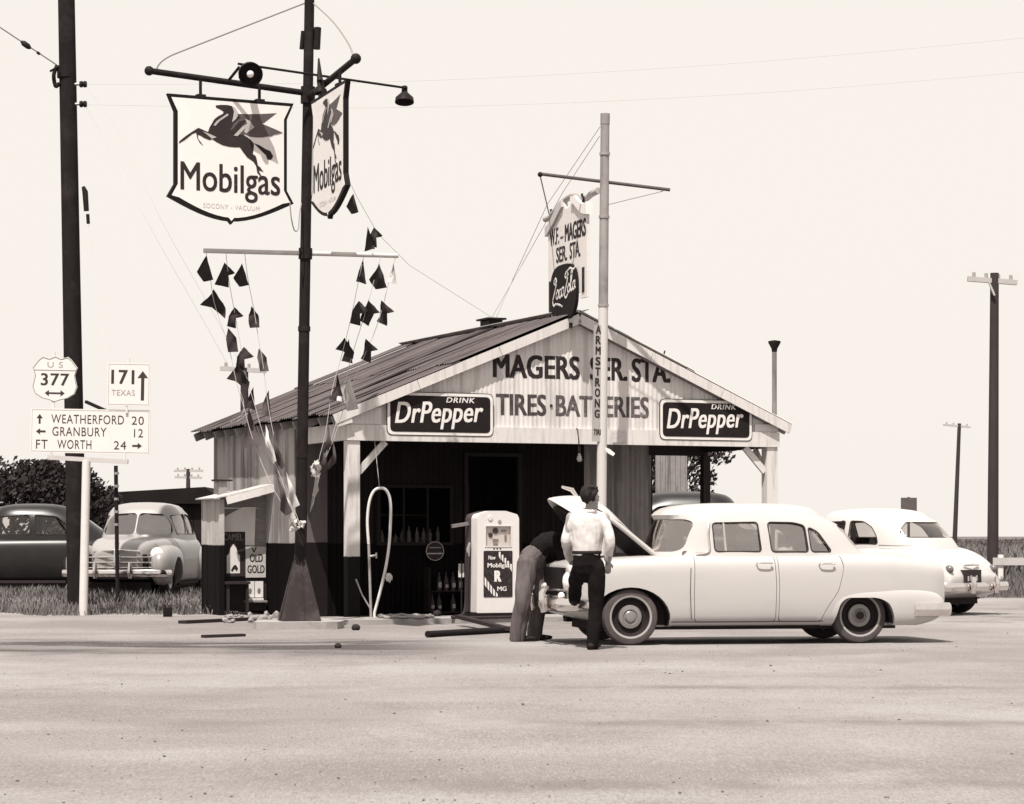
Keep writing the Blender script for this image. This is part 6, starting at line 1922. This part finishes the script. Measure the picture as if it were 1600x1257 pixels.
body += [([H(.0, 0, -.02), H(.045, 0, -.075), H(.075, 0, -.098)], [.07, .05, .026], None)]   # jaw and chin
balls = [(H(-.01, 0, .028), (.088, .09, .098)), (H(.03, 0, -.01), (.066, .066, .085)), (H(.108, 0, -.012), .017), (H(.10, 0, .008), .014), (H(.09, 0, -.055), (.018, .02, .012)), (H(.085, .0, .038), (.03, .03, .014)),
         (H(-.0, .082, -.008), (.012, .022, .034)), (H(-.0, -.082, -.008), (.012, .022, .034)), (H(.082, .032, .018), .014), (H(.082, -.032, .018), .014)]
part('body', body_mesh(body, balls, .008, 3), skin, man, world=True)
for s_ in (-1, 1):
    part('eye', MB().ball(H(.091, .032 * s_, .02), .0095).mesh(50), ink, man, world=True)
# hair: cap with windblown tufts
hs2 = [([H(-.06, 0, -.05), H(-.085, 0, .02), H(-.05, 0, .09), H(.03, 0, .115), H(.075, 0, .095)], [(.07, .03), (.08, .035), (.082, .035), (.07, .03), (.045, .022)], hd_side)]
hs2 += [([H(-.03, s_ * .075, -.03), H(-.03, s_ * .085, .03), H(.03, s_ * .07, .08)], [.02, .03, .025], None) for s_ in (-1, 1)]
tf = random.Random(4)
for i in range(22):
    s_ = tf.uniform(-.07, .07); f = tf.uniform(-.08, .03)
    b0 = H(f, s_, .09)
    hs2.append(([b0, b0 + Vector((tf.uniform(-.01, .05), tf.uniform(-.02, .02), tf.uniform(.01, .025))), b0 + Vector((tf.uniform(.0, .05), tf.uniform(-.03, .03), tf.uniform(.015, .035)))], [.016, .01, .004], None))
part('hair', body_mesh(hs2, [(H(-.025, 0, .05), (.092, .094, .09))], .007, 1, .004, 3, 40), hair_m, man, world=True)
# shirt
sh = [([Q(917, 869, .02), Q(917, 852, .02), Q(918, 834, .02), Q(918, 819, .01), Q(919, 808, .0), neckb + Vector((0, 0, .005))], [(.156, .122), (.17, .13), (.185, .13), (.195, .12), (.168, .095), (.064, .06)], XA)]
sh += [([shR + Vector((-.045, 0, -.02)), (shR + elR) / 2, elR, wrR + Vector((0, 0, .03))], [.08, .066, .057, .046], None), ([shL + Vector((.045, 0, -.02)), (shL + elL) / 2, elL, wrL], [.08, .066, .057, .048], None)]
part('shirt', body_mesh(sh, [], .010, 6, .009, 1, 13, .45), shirt_m, man, world=True)
part('collar', MB().tube([neckb + Vector((.075 * math.cos(a), .068 * math.sin(a), .012 + .01 * math.sin(a))) for a in [i / 16 * 6.2832 for i in range(17)]], [(.022, .012)] * 17, 8, True, (0, 0, 1)).mesh(60), shirt_m, man, world=True)
# trousers
tr = [([Q(917, 864, .02), hips], [(.152, .12), (.168, .135)], XA), ([hips, Q(918, 896, .03)], [(.165, .13), (.14, .12)], XA),
      ([hipR, Q(932, 915, .0), kneeR, Q(928, 980, -.01), ankR + Vector((0, 0, -.035))], [.105, .096, .078, .074, .072], None),
      ([hipL, (hipL + kneeL) / 2, kneeL, (kneeL + ankL) / 2, ankL + Vector((0, 0, -.03))], [.105, .098, .082, .074, .07], None)]
part('trousers', body_mesh(tr, [], .010, 3, .012, 4, 12, .4), trouser_m, man, world=True)
part('belt', MB().tube([Q(917, 863.5, .02) + Vector((.162 * math.cos(a), .128 * math.sin(a), 0)) for a in [i / 24 * 6.2832 for i in range(25)]], [(.018, .006)] * 25, 8, True, (0, 0, 1)).mesh(60), shoe_m, man, world=True)
def shoe(ank, toe_dir, z0):
    d = Vector(toe_dir); d.z = 0; d.normalize()
    b0 = Vector((ank.x, ank.y, z0 + .04))
    return body_mesh([([b0 - d * .07, b0 + d * .02, b0 + d * .12, b0 + d * .20], [(.036, .04), (.042, .045), (.048, .034), (.034, .022)], Vector((-d.y, d.x, 0)))], [(b0 + Vector((0, 0, .04)), .045)], .008, 3)
part('shoe', shoe(ankR, (.35, .9, 0), .0), shoe_m, man, world=True)
part('shoe', shoe(ankL, (.1, 1, 0), ankL.z - .095), shoe_m, man, world=True)

# second man bent over into the engine bay, only his legs and dark back showing
DB = 30.0
Z = lambda x, y, dd=0.0: P(x, y, DB + dd)
fo = Z(812, 1003); fo.z = 0
man2 = thing('person', 'man in loose grey trousers bent double into the open engine bay', 'person', loc=fo)
hp = Z(832, 872, .15)
hA, kA, aA = Z(824, 880, .05), Z(817, 936, -.08), Z(809, 996, .0)
hB, kB, aB = Z(838, 880, .26), Z(842, 936, .2), Z(836, 990, .3)
chest = Z(872, 853, .25); neck2 = Z(886, 868, .3); head2 = Z(893, 886, .32)
sA, eA, wA = Z(880, 868, .08), Z(880, 893, .02), Z(888, 905, .12)
sB, eB, wB = Z(880, 862, .48), Z(888, 888, .55), Z(896, 903, .5)
SA = Vector((.1, 1, 0))
bs = [([hp, Z(850, 852, .2), chest, neck2], [(.15, .11), (.14, .11), (.17, .12), (.08, .07)], SA), ([neck2, head2], [.055, .055], None),
      ([hA, kA, aA], [.085, .06, .045], None), ([hB, kB, aB], [.085, .06, .045], None), ([sA, eA, wA], [.055, .042, .03], None), ([sB, eB, wB], [.055, .042, .03], None)]
bs += hand(wA, (.5, .1, -.6), (.4, .6, .3), 1.0, .6, 1) + hand(wB, (.5, -.1, -.6), (.4, -.6, .3), 1.0, .6, -1)
fd = Vector((.45, 0, -.9)).normalized(); fu = Vector((.9, 0, .4)).normalized()
hb = [(head2 + fd * .02, (.085, .08, .10)), (head2 + fu * .09 + fd * .03, .018), (head2 + fu * .07 + fd * .09, (.035, .03, .03)), (head2 + Vector((0, -.08, 0)), (.02, .012, .032)), (head2 + Vector((0, .08, 0)), (.02, .012, .032))]
part('body', body_mesh(bs, hb, .009, 3), skin, man2, world=True)
part('hair', body_mesh([([head2 - fu * .06 - fd * .03, head2 - fu * .08 + fd * .05], [.06, .055], None)], [(head2 - fu * .03 + fd * .05, (.088, .085, .085))], .009, 2, .004, 1, 40), hair_m, man2, world=True)
dshirt = mat('work_shirt_dark', .01, .9, .4, 8)
part('shirt', body_mesh([([Z(840, 862, .18), Z(853, 850, .2), chest, neck2], [(.165, .13), (.175, .14), (.195, .15), (.085, .075)], SA), ([chest, sA, eA + Vector((0, 0, .05))], [.1, .08, .065], None), ([chest, sB, eB + Vector((0, 0, .05))], [.1, .08, .065], None)], [], .012, 4, .014, 2, 8), dshirt, man2, world=True)
tm = mat('trousers_grey', .09, .9, .4, 10, stretch=(1, 1, .3), bump=.006)
trs = [([Z(840, 864, .18), hp, Z(829, 884, .16)], [(.155, .13), (.175, .15), (.16, .13)], SA),
       ([hA, (hA + kA) / 2, kA, (kA + aA) / 2, aA + Vector((0, 0, -.03))], [.125, .115, .094, .092, .092], None), ([hB, (hB + kB) / 2, kB, (kB + aB) / 2, aB + Vector((0, 0, -.03))], [.125, .112, .095, .092, .09], None)]
part('trousers', body_mesh(trs, [], .010, 2, .020, 7, 13, .16), tm, man2, world=True)
part('shoe', shoe(aA, (.8, .1, 0), .0), shoe_m, man2, world=True)
part('shoe', shoe(aB, (.8, .2, 0), .0), shoe_m, man2, world=True)
